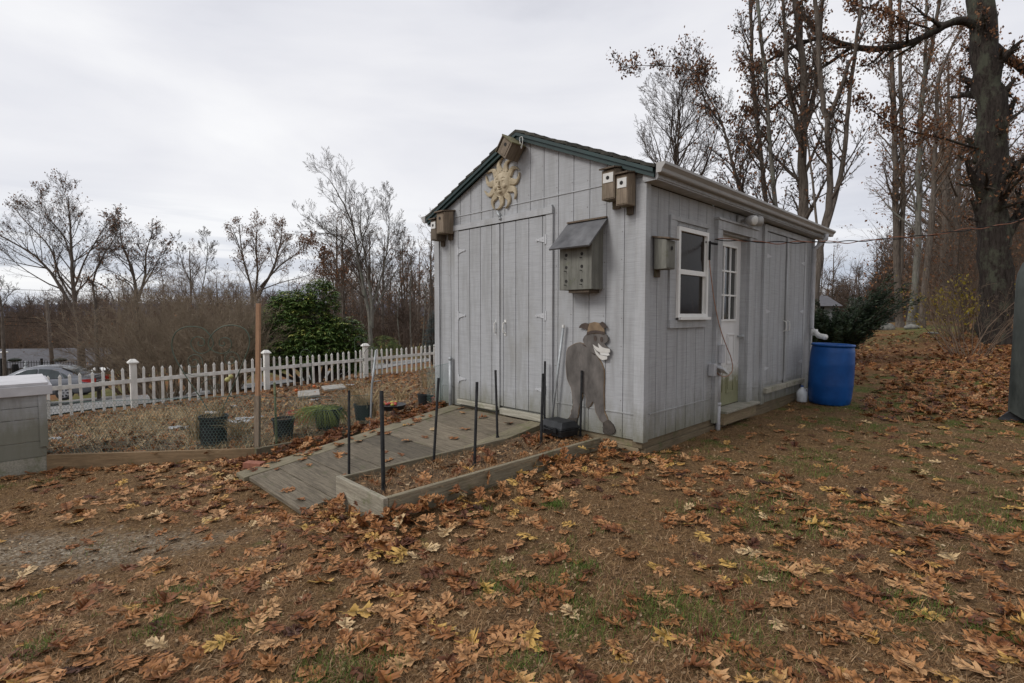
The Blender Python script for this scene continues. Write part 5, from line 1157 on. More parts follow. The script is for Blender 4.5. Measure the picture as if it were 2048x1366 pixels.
class Tree:
    def __init__(s, seed, nch=(9, 7, 5, 4), ratio=(.5, .55, .55, .5), ang=(40, 40, 38, 35), wob=(.08, .12, .16, .2), trop=(.04, .06, .05, .03), fmin=.25, rr=.55, minr=.004, seg=(8, 6, 5, 4, 3), flat=1.):
        s.g = random.Random(seed); s.nch, s.ratio, s.ang, s.wob, s.trop, s.fmin, s.rr, s.minr, s.seg = nch, ratio, ang, wob, trop, fmin, rr, minr, seg
        s.big = {}; s.small = {}; s.tips = []; s.flat = flat
    def rec(s, pts, rad, lev):
        big = rad[0] > .045 or lev == 0; n = 10 if rad[0] > .12 else (6 if rad[0] > .04 else (4 if rad[0] > .015 else 3)); D = s.big if big else s.small
        D.setdefault((len(pts), n), []).append((pts, rad))
    def grow(s, p, d, L, r, lev):
        g = s.g; n = s.seg[min(lev, len(s.seg) - 1)]; pts = [p]; st = L / n; wb = s.wob[min(lev, len(s.wob) - 1)]; tr = s.trop[min(lev, len(s.trop) - 1)]
        for i in range(n):
            d = nrm((d[0] + g.gauss(0, wb), d[1] + g.gauss(0, wb), d[2] + g.gauss(0, wb) + tr)); p = (p[0] + d[0] * st, p[1] + d[1] * st, p[2] + d[2] * st); pts.append(p)
        rad = [max(s.minr * .6, r * (1 - .82 * i / n)) for i in range(n + 1)]; s.rec(pts, rad, lev); s.kids(pts, rad, L, lev)
    def kids(s, pts, rad, L, lev, fmin=None, nch=None):
        if lev >= len(s.nch):
            s.tips.append(pts[-1]); s.tips.append(pts[len(pts) // 2]); return
        if lev == len(s.nch) - 1: s.tips += [pts[-1], pts[1]]
        g = s.g; n = len(pts) - 1; fm = s.fmin if fmin is None else fmin
        for k in range(nch or s.nch[lev]):
            f = fm + (1 - fm) * (k + g.random()) / (nch or s.nch[lev]); f = min(f, .98); i = min(int(f * n), n - 1); u = f * n - i
            p = tuple(pts[i][c] * (1 - u) + pts[i + 1][c] * u for c in range(3)); t = nrm(tuple(pts[i + 1][c] - pts[i][c] for c in range(3))); r = rad[i] * (1 - u) + rad[i + 1] * u
            a = R(s.ang[min(lev, len(s.ang) - 1)] * g.uniform(.6, 1.35)); ph = g.uniform(0, 6.283)
            o = nrm((-t[1], t[0], .001) if abs(t[2]) < .95 else (1, 0, 0)); q = (t[1] * o[2] - t[2] * o[1], t[2] * o[0] - t[0] * o[2], t[0] * o[1] - t[1] * o[0])
            d = tuple(math.cos(a) * t[c] + math.sin(a) * (math.cos(ph) * o[c] + math.sin(ph) * q[c]) for c in range(3)); d = (d[0], d[1] * s.flat, d[2])
            s.grow(p, nrm(d), L * s.ratio[min(lev, len(s.ratio) - 1)] * (1.15 - .78 * f) * g.uniform(.7, 1.2), max(s.minr, r * s.rr), lev + 1)
    def stem(s, pts, r0, r1, nch=None, fmin=None, kidL=None):
        if r0 < .4: r0 *= .6; r1 *= .75
        """a hand-placed stem; resampled smooth."""
        v = [Vector(p) for p in pts]; out = []
        for i in range(len(v) - 1):
            p0, p1, p2, p3 = v[max(i - 1, 0)], v[i], v[i + 1], v[min(i + 2, len(v) - 1)]
            for k in range(4):
                u = k / 4; q = .5 * ((2 * p1) + (p2 - p0) * u + (2 * p0 - 5 * p1 + 4 * p2 - p3) * u * u + (3 * p1 - p0 - 3 * p2 + p3) * u ** 3); j = r0 * .12
                out.append((q.x + s.g.gauss(0, j), q.y + s.g.gauss(0, j), q.z))
        out.append(tuple(v[-1])); n = len(out) - 1; rad = [r0 + (r1 - r0) * (i / n) for i in range(n + 1)]; s.rec(out, rad, 0)
        L = sum(math.dist(a, b_) for a, b_ in zip(out, out[1:])); s.kids(out, rad, kidL or L, 0, fmin, nch)
    def build(s, name, label, cat, loc, mt, mw, leaves=0, ml=None, lsz=.10, group=None, twn='crown', clump=.18, lsel=None, off=(0, 0, 0)):
        t = thing(name, label, cat, loc, 0, group)
        V, F = tubes_np(s.big); npmesh('trunk', V - np.array(off), F, mt, None, t, True)
        if s.small: V, F = tubes_np(s.small); npmesh(twn, V - np.array(off), F, mw, None, t)
        if leaves and s.tips:
            tp = [q for q in s.tips if lsel is None or lsel(q, s.g)]
            if tp:
                idx = nr.integers(0, len(tp), leaves); q = np.array(tp)[idx] + nr.normal(0, clump, (leaves, 3)) - np.array(off)
                T = np.array([(-.5, 0, 0), (0, -.3, .05), (.5, 0, 0), (0, .3, .08)]); F4 = np.array([(0, 1, 2, 3)])
                V, Fa, C_ = scatter(T, F4, q, rotm(nr.uniform(0, 6, leaves), nr.uniform(0, 6, leaves), nr.uniform(0, 6, leaves)), lsz * nr.uniform(.6, 1.3, leaves), nr.random(leaves)); npmesh('leaves', V, Fa, ml, C_, t)
        return t
def atz(px, py, D, dy=0.): d = ray(px, py); tt = D / d[1]; q = (d[0] * tt, D + dy, EYE + d[2] * tt); return (q[0] * (D + dy) / D, D + dy, EYE + d[2] * tt * (D + dy) / D)
def px_tree(seed, D, stems, name, label, mt, mw, leaves=0, ml=None, lsz=.1, jit=.03, group=None, lsel=None, cat='tree', clump=.10, **kw):
    """stems: list of (pixel polyline, base radius, tip radius, nch, fmin); depth wanders a little so that crowns are round."""
    if D >= 24 and stems[0][0][0][0] < 1000:
        yb = stems[0][0][0][1]; stems = [([(a, yb - (yb - b_) * .86) for a, b_ in st_[0]],) + st_[1:] for st_ in stems]
    T = Tree(seed, **kw); b0 = atz(*stems[0][0][0], D); gz_ = gh(b0[0], b0[1])
    for si, (pl, r0, r1, nc, fm) in enumerate(stems):
        dd = T.g.uniform(-1, 1) * jit * D if si else 0; n = len(pl) - 1
        T.stem([atz(p[0], p[1], D, dd * (i / n)) for i, p in enumerate(pl)], r0, r1, nc, fm)
    p0 = stems[0][0][0]
    T.rec([(b0[0], b0[1], min(gz_, b0[2]) - .3), (b0[0], b0[1], (gz_ + b0[2]) / 2), (b0[0], b0[1], b0[2] + .05)], [stems[0][1] * 1.0, stems[0][1] * .8, stems[0][1] * .68] if stems[0][1] < .4 else [.54, .45, .41], 0)
    off = (b0[0], b0[1], min(gz_, b0[2]))
    return T.build(name, label, cat, off, mt, mw, leaves, ml, lsz, group, lsel=lsel, clump=clump, off=off)
KW = dict(nch=(10, 8, 6, 3), minr=.0055, wob=(.05, .08, .11, .14), rr=.48, ang=(38, 36, 34, 32))
# left group
px_tree(1, 27, [([(160, 650), (150, 600), (143, 500), (140, 420), (136, 350)], .22, .02, 22, .25), ([(155, 640), (120, 560), (80, 500), (30, 460), (-30, 425)], .17, .02, 16, .2), ([(152, 600), (120, 540), (100, 470), (60, 420), (30, 380)], .10, .02, 12, .2), ([(150, 560), (170, 500), (200, 440), (225, 400)], .09, .012, 12, .25), ([(150, 540), (130, 450), (95, 400), (75, 350)], .08, .012, 12, .25)],
        'oak_tree', 'large spreading oak with sparse russet leaves at the far left', m_bark2, m_twig, 1500, m_treeleaf, .095, ratio=(.46, .55, .55, .5), **KW)
px_tree(2, 25, [([(272, 615), (272, 570), (262, 520), (245, 470), (238, 410)], .16, .015, 18, .25), ([(276, 600), (290, 540), (292, 490), (308, 430)], .12, .012, 18, .25), ([(270, 590), (258, 560), (232, 548)], .06, .03, 4, .5), ([(278, 580), (310, 520), (330, 470)], .08, .01, 12, .2)],
        'oak_tree', 'smaller oak with a broken stub limb, second from the left', m_bark2, m_twig, 900, m_treeleaf, .09, ratio=(.42, .55, .55, .5), **KW)
px_tree(21, 24, [([(190, 600), (186, 560), (200, 510), (222, 470), (238, 430)], .09, .01, 18, .25), ([(228, 610), (220, 580), (195, 560), (165, 555)], .06, .01, 10, .3)],
        'oak_tree', 'slim forked oak between the two larger left oaks', m_bark2, m_twig, 350, m_treeleaf, .085, ratio=(.4, .55, .55, .5), **KW)
px_tree(3, 24, [([(395, 610), (385, 570), (368, 520), (352, 460)], .06, .01, 16, .2), ([(400, 600), (410, 540), (415, 480), (412, 450)], .05, .01, 16, .2)], 'birch_tree', 'thin bare tree rising between left oaks and the brown spreading tree', m_bark3, m_twig, ratio=(.35, .55, .5, .5), **KW)
px_tree(4, 30, [([(505, 600), (500, 560), (485, 500), (465, 430)], .14, .02, 12, .3), ([(508, 600), (515, 540), (512, 480), (515, 420)], .13, .02, 16, .25), ([(512, 600), (545, 530), (560, 470), (565, 430)], .15, .02, 18, .25), ([(520, 570), (560, 520), (595, 490), (608, 470)], .10, .015, 14, .2), ([(505, 580), (490, 520), (482, 470), (478, 425)], .09, .03, 5, .4), ([(515, 580), (560, 560), (610, 545), (640, 530)], .06, .01, 10, .2)],
        'oak_tree', 'vase shaped oak with clinging brown leaves above the rhododendron', m_bark2, m_twigr, 3000, m_treeleaf, .09, ratio=(.38, .55, .5, .5), **KW)
px_tree(5, 28, [([(742, 690), (738, 620), (728, 560), (715, 480), (702, 400), (672, 330), (655, 300)], .20, .012, 26, .2), ([(744, 650), (742, 580), (732, 500), (722, 420), (722, 360)], .17, .012, 22, .2), ([(745, 600), (765, 520), (775, 460), (778, 400), (770, 350)], .10, .01, 20, .2), ([(728, 540), (700, 470), (650, 420), (600, 385)], .07, .008, 14, .2), ([(718, 480), (690, 440), (640, 430), (600, 425)], .06, .008, 12, .2), ([(746, 620), (770, 560), (800, 500), (806, 440)], .08, .01, 16, .2)],
        'maple_tree', 'tall bare grey tree standing left of the shed', m_bark3, m_twig, 0, None, ratio=(.36, .55, .55, .5), trop=(.06, .09, .07, .04), **KW)
px_tree(6, 34, [([(672, 690), (670, 600), (665, 540), (640, 480), (620, 450)], .12, .01, 16, .3), ([(672, 600), (690, 530), (700, 480)], .08, .01, 14, .2), ([(668, 560), (650, 520), (650, 470)], .08, .01, 14, .2)], 'oak_tree', 'low oak with brown leaves just left of the tall bare tree', m_bark2, m_twigr, 1300, m_treeleaf, .15, ratio=(.32, .55, .5, .5), **KW)
px_tree(7, 36, [([(822, 690), (820, 600), (822, 520), (825, 460)], .10, .01, 22, .25), ([(845, 690), (850, 600), (855, 540), (868, 480)], .08, .01, 18, .25), ([(800, 690), (795, 620), (800, 540), (790, 470)], .08, .01, 18, .3)], 'birch_tree', 'group of slender stems close to the left shed wall', m_bark3, m_twig, 300, m_treeleaf, .13, ratio=(.26, .55, .5, .5), **KW)
px_tree(8, 40, [([(905, 690), (900, 560), (892, 450), (880, 395)], .15, .01, 26, .3)], 'maple_tree', 'bare tree top peeping over the left roof slope', m_bark2, m_twig, 0, None, ratio=(.26, .55, .5, .5), **KW)
px_tree(9, 30, [([(5, 650), (2, 600), (-8, 560), (-20, 500)], .12, .01, 16, .2)], 'maple_tree', 'dark curved tree stem cut by the left picture edge', m_bark2, m_twig, 0, None, ratio=(.35, .55, .5, .5), **KW)
# right group, behind the shed
px_tree(10, 17, [([(1360, 480), (1357, 400), (1353, 320), (1358, 250), (1352, 180)], .14, .01, 46, .1)], 'maple_tree', 'fan shaped bare tree with fine upswept twigs right above the shed roof', m_bark2, m_twig, 0, None, ratio=(.62, .5, .5, .5), ang=(52, 34, 30, 30), trop=(.07, .12, .08, .04), nch=(10, 9, 6, 3), minr=.005)
px_tree(11, 15, [([(1505, 560), (1495, 430), (1470, 350), (1445, 250), (1400, 160)], .13, .02, 26, .2), ([(1478, 350), (1500, 300), (1540, 260)], .06, .01, 8, .3), ([(1450, 260), (1410, 200), (1380, 140), (1240, 130)], .05, .008, 20, .3)], 'oak_tree', 'leaning oak whose upper limb reaches left over the shed with russet clusters', m_bark2, m_twig, 2200, m_treeleaf, .085, ratio=(.28, .5, .5, .5), **KW)
px_tree(12, 15, [([(1540, 560), (1535, 430), (1520, 300), (1505, 150), (1500, 0), (1490, -120)], .13, .05, 34, .15)], 'maple_tree', 'straight slim trunk behind the shed, left of a thicker forked trunk', m_bark2, m_twig, 900, m_treeleaf, .085, ratio=(.16, .5, .5, .5), **KW)
px_tree(13, 14, [([(1560, 570), (1555, 450), (1540, 300), (1530, 150), (1515, -10), (1510, -120)], .12, .05, 30, .15)], 'maple_tree', 'pair-mate slim trunk behind the shed leaning slightly left', m_bark3, m_twig, 750, m_treeleaf, .085, ratio=(.16, .5, .5, .5), **KW)
px_tree(14, 14, [([(1612, 600), (1610, 480), (1605, 330), (1608, 200), (1600, 80), (1580, -80)], .24, .08, 24, .2), ([(1604, 300), (1590, 230), (1575, 160), (1570, 60), (1560, -80)], .13, .05, 14, .2), ([(1608, 260), (1630, 180), (1640, 60), (1650, -80)], .13, .05, 14, .2)], 'maple_tree', 'thick forked trunk rising directly behind the shed gutter end', m_bark2, m_twig, 900, m_treeleaf, .085, ratio=(.18, .5, .5, .5), **KW)
px_tree(15, 13, [([(1630, 610), (1636, 520), (1655, 420), (1660, 330), (1652, 240), (1640, 150), (1632, 0), (1625, -100)], .17, .06, 16, .3), ([(1636, 500), (1670, 400), (1690, 300), (1700, 180), (1715, 60), (1730, -60)], .11, .04, 18, .3), ([(1655, 240), (1680, 180), (1700, 120)], .09, .05, 6, .3), ([(1636, 480), (1625, 360), (1612, 260)], .06, .03, 6, .3)], 'maple_tree', 'multi-stemmed mossy tree at the far shed corner, beside the downspout', m_bark2, m_twig, 750, m_treeleaf, .085, ratio=(.2, .5, .5, .5), **KW)
px_tree(16, 25, [([(1800, 645), (1792, 450), (1790, 300), (1785, 150), (1780, -40)], .26, .10, 30, .25), ([(1800, 560), (1806, 400), (1803, 250), (1800, 100), (1798, -60)], .20, .08, 20, .2)], 'maple_tree', 'left trunk of the tall cluster on the back lawn, russet leaves on its twigs', m_bark2, m_twigr, 1500, m_treeleaf, .11, ratio=(.16, .5, .5, .5), **KW)
px_tree(17, 24, [([(1822, 640), (1835, 500), (1838, 350), (1843, 200), (1870, 60), (1885, -60)], .24, .08, 24, .25), ([(1843, 220), (1850, 120), (1855, -60)], .12, .06, 10, .2)], 'maple_tree', 'middle trunk of the tall cluster on the back lawn', m_bark3, m_twigr, 1300, m_treeleaf, .11, ratio=(.16, .5, .5, .5), **KW)
px_tree(18, 23, [([(1843, 640), (1858, 500), (1868, 350), (1872, 250), (1880, 150), (1930, 40)], .22, .05, 26, .25)], 'maple_tree', 'right trunk of the tall cluster on the back lawn, leaning right', m_bark2, m_twigr, 1300, m_treeleaf, .11, ratio=(.18, .5, .5, .5), **KW)
# the big oak at right with its arching limb
px_tree(19, 15, [([(2002, 695), (1997, 600), (1990, 480), (1984, 340), (1975, 200), (1968, 80), (1960, -80)], .41, .29, 26, .3), ([(1962, 62), (1930, 42), (1895, 48), (1850, 72), (1800, 92), (1740, 98), (1690, 90), (1650, 76), (1600, 88), (1550, 115), (1500, 140)], .20, .05, 22, .15), ([(1700, 96), (1660, 125), (1620, 150), (1580, 185), (1530, 225), (1470, 232)], .09, .02, 18, .15), ([(1645, 80), (1620, 45), (1600, 25), (1585, -20)], .13, .08, 6, .3), ([(1975, 300), (1930, 290), (1880, 275), (1820, 262), (1770, 240), (1720, 200)], .07, .012, 14, .3), ([(1870, 60), (1820, 45), (1760, 20), (1700, 10)], .06, .02, 12, .2), ([(1985, 90), (2020, 120), (2060, 150)], .2, .12, 6, .3)],
        'oak_tree', 'massive dark oak at the right edge with one limb arching left across the sky', m_bark1, m_twig, 7500, m_treeleaf, .09, jit=.05, ratio=(.16, .55, .5, .5), nch=(12, 7, 5, 3), minr=.005)
# burl on that oak
bp = atz(1945, 240, 15); 
# shrubs: bare multi-stem
def shrub(seed, name, label, loc, h, w_, n, mw, leaves=0, ml=None, lsz=.05, group=None, nch=(7, 5, 3), upr=.6, r=.012, arch=0.):
    T = Tree(seed, nch=nch, ratio=(.5, .5, .5), ang=(30, 34, 34), wob=(.12, .16, .2), trop=(-arch, -arch * .5, 0), fmin=.25, rr=.55, minr=.0028, seg=(6, 5, 4, 3)); g = T.g
    for k in range(n):
        a = g.uniform(0, 6.28); s = g.uniform(.15, 1) * w_ / 2 / h * 1.2; d = nrm((math.cos(a) * s, math.sin(a) * s, upr + .4)); b0 = (math.cos(a) * .12 * w_ * g.random(), math.sin(a) * .12 * w_ * g.random(), -.05)
        T.grow(b0, d, h * g.uniform(.75, 1.15), r * g.uniform(.7, 1.4), 0)
    t = thing(name, label, 'shrub', loc, 0, group)
    allg = {}
    for D in (T.big, T.small):
        for k, v in D.items(): allg.setdefault((k[0], min(k[1], 4)), []).extend(v)
    V, F = tubes_np(allg); npmesh('branches', V, F, mw, None, t)
    if leaves:
        q = np.array(T.tips)[nr.integers(0, len(T.tips), leaves)] + nr.normal(0, .05, (leaves, 3)); Tm = np.array([(-.5, 0, 0), (0, -.3, .05), (.5, 0, 0), (0, .3, .08)])
        V, Fa, C_ = scatter(Tm, np.array([(0, 1, 2, 3)]), q, rotm(nr.uniform(0, 6, leaves), nr.uniform(0, 6, leaves), nr.uniform(0, 6, leaves)), lsz * nr.uniform(.6, 1.3, leaves), nr.random(leaves)); npmesh('leaves', V, Fa, ml, C_, t)
    return t
def gp_(px, D): x = (px - 1024) / FPX * D; return (x, D, gh(x, D))
shrub(31, 'bare_shrub', 'wide bare olive brown shrub directly behind the first capped fence post', gp_(335, 14.5), 3.0, 4.4, 52, m_twigg, 90, m_treeleaf, .06, r=.020, nch=(9, 7, 4))
shrub(32, 'bare_shrub', 'dense bare grey olive shrub leaning against the rhododendron', gp_(452, 13.8), 2.5, 3.4, 60, m_twigg, r=.018, arch=.03, nch=(9, 7, 4))
shrub(33, 'bare_shrub', 'loose bare brown shrub with a few red leaves left of the trellis', gp_(262, 26), 5.0, 7.0, 44, m_twigr, 160, m_treeleaf, .08, r=.024, nch=(9, 7, 4))
shrub(34, 'bare_shrub', 'low twiggy shrub beyond the grey house roof', gp_(150, 52), 5.2, 8, 26, m_twigr, 100, m_treeleaf, .12, r=.03)
shrub(35, 'bare_shrub', 'far left twiggy shrub beyond the grey house', gp_(10, 62), 6.5, 10, 26, m_twigr, 200, m_treeleaf, .15, r=.035)
shrub(43, 'bare_shrub', 'tall tangled bare shrub between the two front fence posts, farther back', gp_(400, 18), 3.9, 5.0, 50, m_twigr, 120, m_treeleaf, .07, r=.022, nch=(9, 7, 4))
# right side thicket in front of the big oak
shrub(36, 'bare_shrub', 'reddish brown arching shrub left of the big oak', gp_(1940, 12.6), 2.3, 3.4, 24, m_twigr, 60, m_yleaf, .06, r=.012, arch=.05, nch=(5, 4, 3))
shrub(37, 'bare_shrub', 'yellow leaved shrub glowing beside the big oak trunk', gp_(1918, 16.5), 1.8, 2.6, 20, m_twigr, 750, m_yleaf, .10, r=.014)
shrub(38, 'bare_shrub', 'tall tangled brown shrub behind the yellow one', gp_(1975, 24), 4.6, 6.5, 30, m_twigr, 500, m_treeleaf, .12, r=.025)
shrub(39, 'bare_shrub', 'brown brushy shrub at the right picture edge', gp_(2085, 15), 3.6, 4.0, 24, m_twigr, 300, m_treeleaf, .10, r=.02)
shrub(40, 'bare_shrub', 'tall brown thicket shrub far behind the tree cluster', gp_(1890, 30), 6.5, 7, 26, m_twigr, 350, m_treeleaf, .12, r=.03)
shrub(41, 'bare_shrub', 'brown thicket shrub right behind the big oak trunk', gp_(2040, 26), 7.0, 7, 28, m_twigr, 500, m_treeleaf, .12, r=.03)
shrub(42, 'bare_shrub', 'dark arching shrub between tree cluster and big oak', gp_(1945, 19), 4.2, 4.4, 28, m_twig, 300, m_treeleaf, .10, r=.02, arch=.03)
# woods: prototypes and copies
protos = []
for k in range(5):
    T = Tree(100 + k, nch=(16, 6, 4), ratio=(.36, .5, .5), ang=(46, 40, 38), wob=(.03, .12, .16), trop=(.02, .07, .05), fmin=.3, rr=.5, minr=.012, seg=(9, 5, 4, 3)); T.grow((0, 0, -.3), (0, 0, 1), 11 + k * .9, .15 + .02 * k, 0)
    protos.append(T.build('woodland_tree', 'bare brown tree in the woods', 'tree', (0, 0, -50), m_bark2, m_twig if k % 2 else m_twigr, 420 if k != 2 else 0, m_treeleaf, .14, 'bare trees standing in the woods', clump=.12))
slots = []
g = random.Random(5)
for k in range(34): slots.append((g.uniform(-60, 870), g.uniform(60, 85), 'left woods') if k % 3 == 0 else (g.uniform(250, 870), g.uniform(42, 75), 'left woods'))
for k in range(8): slots.append((g.uniform(640, 880), g.uniform(40, 52), 'left woods'))
for k in range(24): slots.append((g.uniform(1870, 2160), g.uniform(27, 55), 'right woods'))
for k in range(10): slots.append((0, k, 'right woods'))  # unseen trees added out of frame to block light from the right side
for k in range(8): slots.append((g.uniform(1560, 1760), g.uniform(48, 75), 'right woods'))
used = set()
for k, (px, D, wd) in enumerate(slots):
    x, y, z = gp_(px, D); pr = protos[k % 5]
    if px == 0: x, y = W(-7 + 2.2 * D + g.uniform(-1, 1), -7.5 - g.uniform(0, 3.5))[:2]; x += 2; z = gh(x, y)
    sc = g.uniform(.72, 1.0) if wd[0] == 'l' else g.uniform(.9, 1.35)
    if px > 150 and px < 640 and wd[0] == 'l': sc *= .72
    if 1560 < px < 1760: sc *= .62
    if k % 5 not in used: used.add(k % 5); o = pr; o.location = (x, y, z); o.rotation_euler = (0, 0, g.uniform(0, 6.28)); o.scale = (sc,) * 3
    else: o = copy_tree(pr, (x, y, z), g.uniform(0, 6.28), sc)
    o['label'] = 'bare brown tree in the woods left of the shed' if wd[0] == 'l' else 'bare brown tree in the woods right of the shed'; o['group'] = 'trees in the woods left of the shed' if wd[0] == 'l' else 'trees in the woods right of the shed'  # right-hand label and group also cover the unseen trees added for shade
# far woods as one mass: many thin stems and twigs
grp = {}
g = random.Random(9)
def faradd(px, D, h, n):
    x, y, z = gp_(px, D); pts = [(x, y, z - 1), (x + g.gauss(0, .2), y, z + h * .5), (x + g.gauss(0, .4), y, z + h)]; grp.setdefault((3, 4), []).append((pts, [.14, .09, .02]))
    for q in range(n):
        f = g.uniform(.12, 1); a = g.uniform(0, 6.28); L = h * .30 * (1.2 - f); b0 = (x, y, z + h * f); e = (x + math.cos(a) * L, y + math.sin(a) * L, z + h * f + L * g.uniform(.3, 1.1)); m__ = tuple((b0[c] + e[c]) / 2 + g.gauss(0, .1) for c in range(3)); grp.setdefault((3, 3), []).append(([b0, m__, e], [.035, .025, .012]))
        for q2 in range(4): u = g.uniform(.3, 1); s0 = tuple(b0[c] + (e[c] - b0[c]) * u for c in range(3)); e2 = tuple(s0[c] + g.gauss(0, .5) + (.5 if c == 2 else 0) for c in range(3)); grp[(3, 3)].append(([s0, tuple((s0[c] + e2[c]) / 2 for c in range(3)), e2], [.02, .015, .008]))
for k in range(520): px = g.uniform(-150, 900); D = g.uniform(75, 150); faradd(px, D, g.uniform(6.0, 9.5) + (3 if px > 620 else 0) * (D < 120), 26)
for k in range(170): px = g.uniform(-100, 880); faradd(px, g.uniform(36, 60) if px > 240 else g.uniform(62, 80), g.uniform(2.0, 4.0), 26)
for k in range(260): px = g.uniform(1560, 2200); D = g.uniform(55, 110); faradd(px, D, g.uniform(5, 8) if px < 1760 else g.uniform(7, 12), 26)
for k in range(150): px = g.uniform(1850, 2250); faradd(px, g.uniform(45, 85), g.uniform(9, 15), 30)
V, F = tubes_np(grp); tag(npmesh('far_woods', V, F, m_forest), 'brown mass of leafless woods in the distance', 'woods', kind='stuff')
# understory of russet leaves in the woods
nn = 9000; px = np.concatenate([nr.uniform(-60, 880, 5500), nr.uniform(1720, 2100, 3500)]); D = np.concatenate([nr.uniform(38, 75, 5500), nr.uniform(26, 48, 3500)]); D = np.where(px < 240, D + 30, D)
hh = np.abs(nr.normal(0, 1, nn)) * 1.6; hh = np.where(px > 1500, hh * 2.2, hh); cl_ = np.array([noise.noise((a * .012, b_ * .12, 3)) for a, b_ in zip(px, D)]); keep = cl_ > .02
q = np.array([gp_(a, b_) for a, b_ in zip(px[keep], D[keep])]); q[:, 2] += hh[keep]; n = len(q)
V, Fa, C_ = scatter(np.array([(-.5, 0, 0), (0, -.35, .05), (.5, 0, 0), (0, .35, .08)]), np.array([(0, 1, 2, 3)]), q, rotm(nr.uniform(0, 6, n), nr.uniform(0, 6, n), nr.uniform(0, 6, n)), nr.uniform(.12, .26, n), nr.random(n))
tag(npmesh('understory', V, Fa, m_treeleaf, C_), 'russet brown leafy undergrowth at the edge of the woods', 'undergrowth', kind='stuff')

# rhododendron
def leafy(seed, name, label, cat, loc, lobes, n, mat, mw, ls, asp, whorl=7, group=None, droop=.3):
    g = random.Random(seed); t = thing(name, label, cat, loc, 0, group); Q, N_, RX, SC, CC = [], [], [], [], []
    for k in range(n):
        l_ = g.choices(lobes, [a[3] * a[4] for a in lobes])[0]; th = g.uniform(0, 6.283); u = g.uniform(-.35, 1); rr_ = math.sqrt(1 - u * u); dr = (rr_ * math.cos(th), rr_ * math.sin(th), u); f = 1 - abs(g.gauss(0, .16)) + .05 * noise.noise((dr[0] * 3, dr[1] * 3, dr[2] * 3 + seed))
        c = (l_[0] + dr[0] * l_[3] * f, l_[1] + dr[1] * l_[3] * f, l_[2] + dr[2] * l_[4] * f)
        if c[2] < .03: continue
        cc_ = min(1, max(0, g.gauss(.4, .22) + .25 * dr[2] * (g.random() < .6)))
        for q in range(whorl):
            a = 6.283 * q / whorl + g.uniform(-.3, .3); Q.append(c); RX.append((g.gauss(0, .2), droop + g.gauss(0, .25) - .5 * dr[2] * .3, a)); SC.append(ls * g.uniform(.7, 1.25)); CC.append(min(1, max(0, cc_ + g.gauss(0, .08))))
    Q = np.array(Q); RX = np.array(RX); T = np.array([(0, 0, 0), (.45, -asp, .03), (1, 0, -.06), (.45, asp, .03)])
    V, Fa, C_ = scatter(T, np.array([(0, 1, 2, 3)]), Q, rotm(RX[:, 0], RX[:, 1], RX[:, 2]), np.array(SC), np.array(CC)); npmesh('foliage', V, Fa, mat, C_, t)
    mb = MB()
    for l_ in lobes:
        for k in range(7): a = g.uniform(0, 6.28); mb.tube([(l_[0] * .3, l_[1] * .3, 0), (l_[0] * .7 + .1 * math.cos(a), l_[1] * .7, l_[2] * .5), (l_[0] + l_[3] * .6 * math.cos(a), l_[1] + l_[3] * .6 * math.sin(a), l_[2] + l_[4] * g.uniform(-.3, .5))], [.04, .03, .01], 5)
    mb.build('branches', mw, t); return t
rb = gp_(628, 14.7)
leafy(1, 'rhododendron', 'big dark green rhododendron behind the picket fence', 'shrub', rb, [(1.0, .0, 1.15, .5, .7), (-.9, .2, 1.6, .75, .85), (-.2, 0, 1.45, .8, 1.05), (.15, .1, 2.25, .55, .70), (.55, -.1, 1.0, .7, .9), (.95, .1, .55, .5, .6), (-.4, -.3, .7, .9, .7), (-1.35, .1, 1.0, .65, .8), (-1.6, .2, .5, .6, .6), (1.2, .2, .4, .4, .5), (.2, -.4, .9, .8, .8), (-.75, .2, 2.2, .55, .45)], 6000, m_rhodo, m_twig, .12, .15)
sb = gp_(866, 21); T_ = []
leafy(2, 'blue_spruce', 'small blue spruce beyond the fence at the shed edge', 'tree', (sb[0], sb[1], sb[2] - .05), [(0, 0, .5, .55, .6), (0, 0, 1.0, .42, .6), (0, 0, 1.5, .28, .5), (0, 0, 1.9, .14, .35)], 1200, m_spruce, m_twig, .09, .05, 8)
sb = gp_(770, 26)
leafy(3, 'evergreen_shrub', 'small green conifer shrub beyond the fence, near the third post', 'shrub', sb, [(0, 0, .7, .8, .8), (.4, 0, .5, .6, .6)], 500, m_rhodo, m_twig, .12, .06, 8)
# yew behind the shed: sprays leaning right
g = random.Random(77); yb = (7.7, 12.3, gh(7.7, 12.3)); yt = thing('yew_shrub', 'dark evergreen yew with ragged upswept sprays behind the barrel', 'shrub', yb); Q, RX, SC, CC = [], [], [], []; mb = MB()
for k in range(150):
    a = g.uniform(0, 6.28); el = g.uniform(.05, 1.0); L = g.uniform(.9, 1.9) * (1.2 if math.cos(a) > .3 else .8); d = nrm((math.cos(a) * .9 + .15, math.sin(a), el * 1.15 + .34 + .3 * max(0, math.cos(a)))); pts_ = []
    for i in range(8):
        f = i / 7; pts_.append((d[0] * L * f, d[1] * L * f * .7, .15 + d[2] * L * f + .12 * math.sin(f * 2.5)))
    mb.tube(pts_, [.018 * (1 - .85 * i / 7) for i in range(8)], 4, cap=False)
    for i in range(300):
        f = g.uniform(.2, 1); j = min(int(f * 7), 6); u = f * 7 - j; c = [pts_[j][q] * (1 - u) + pts_[j + 1][q] * u + g.gauss(0, .075 * (1.3 - f)) for q in range(3)]
        Q.append(c); RX.append((g.uniform(0, 6), g.gauss(-.4, .3), math.atan2(d[1], d[0]) + g.choice((-.8, .8)) + g.gauss(0, .3))); SC.append(g.uniform(.05, .11)); CC.append(min(1, max(0, g.gauss(.35, .25))))
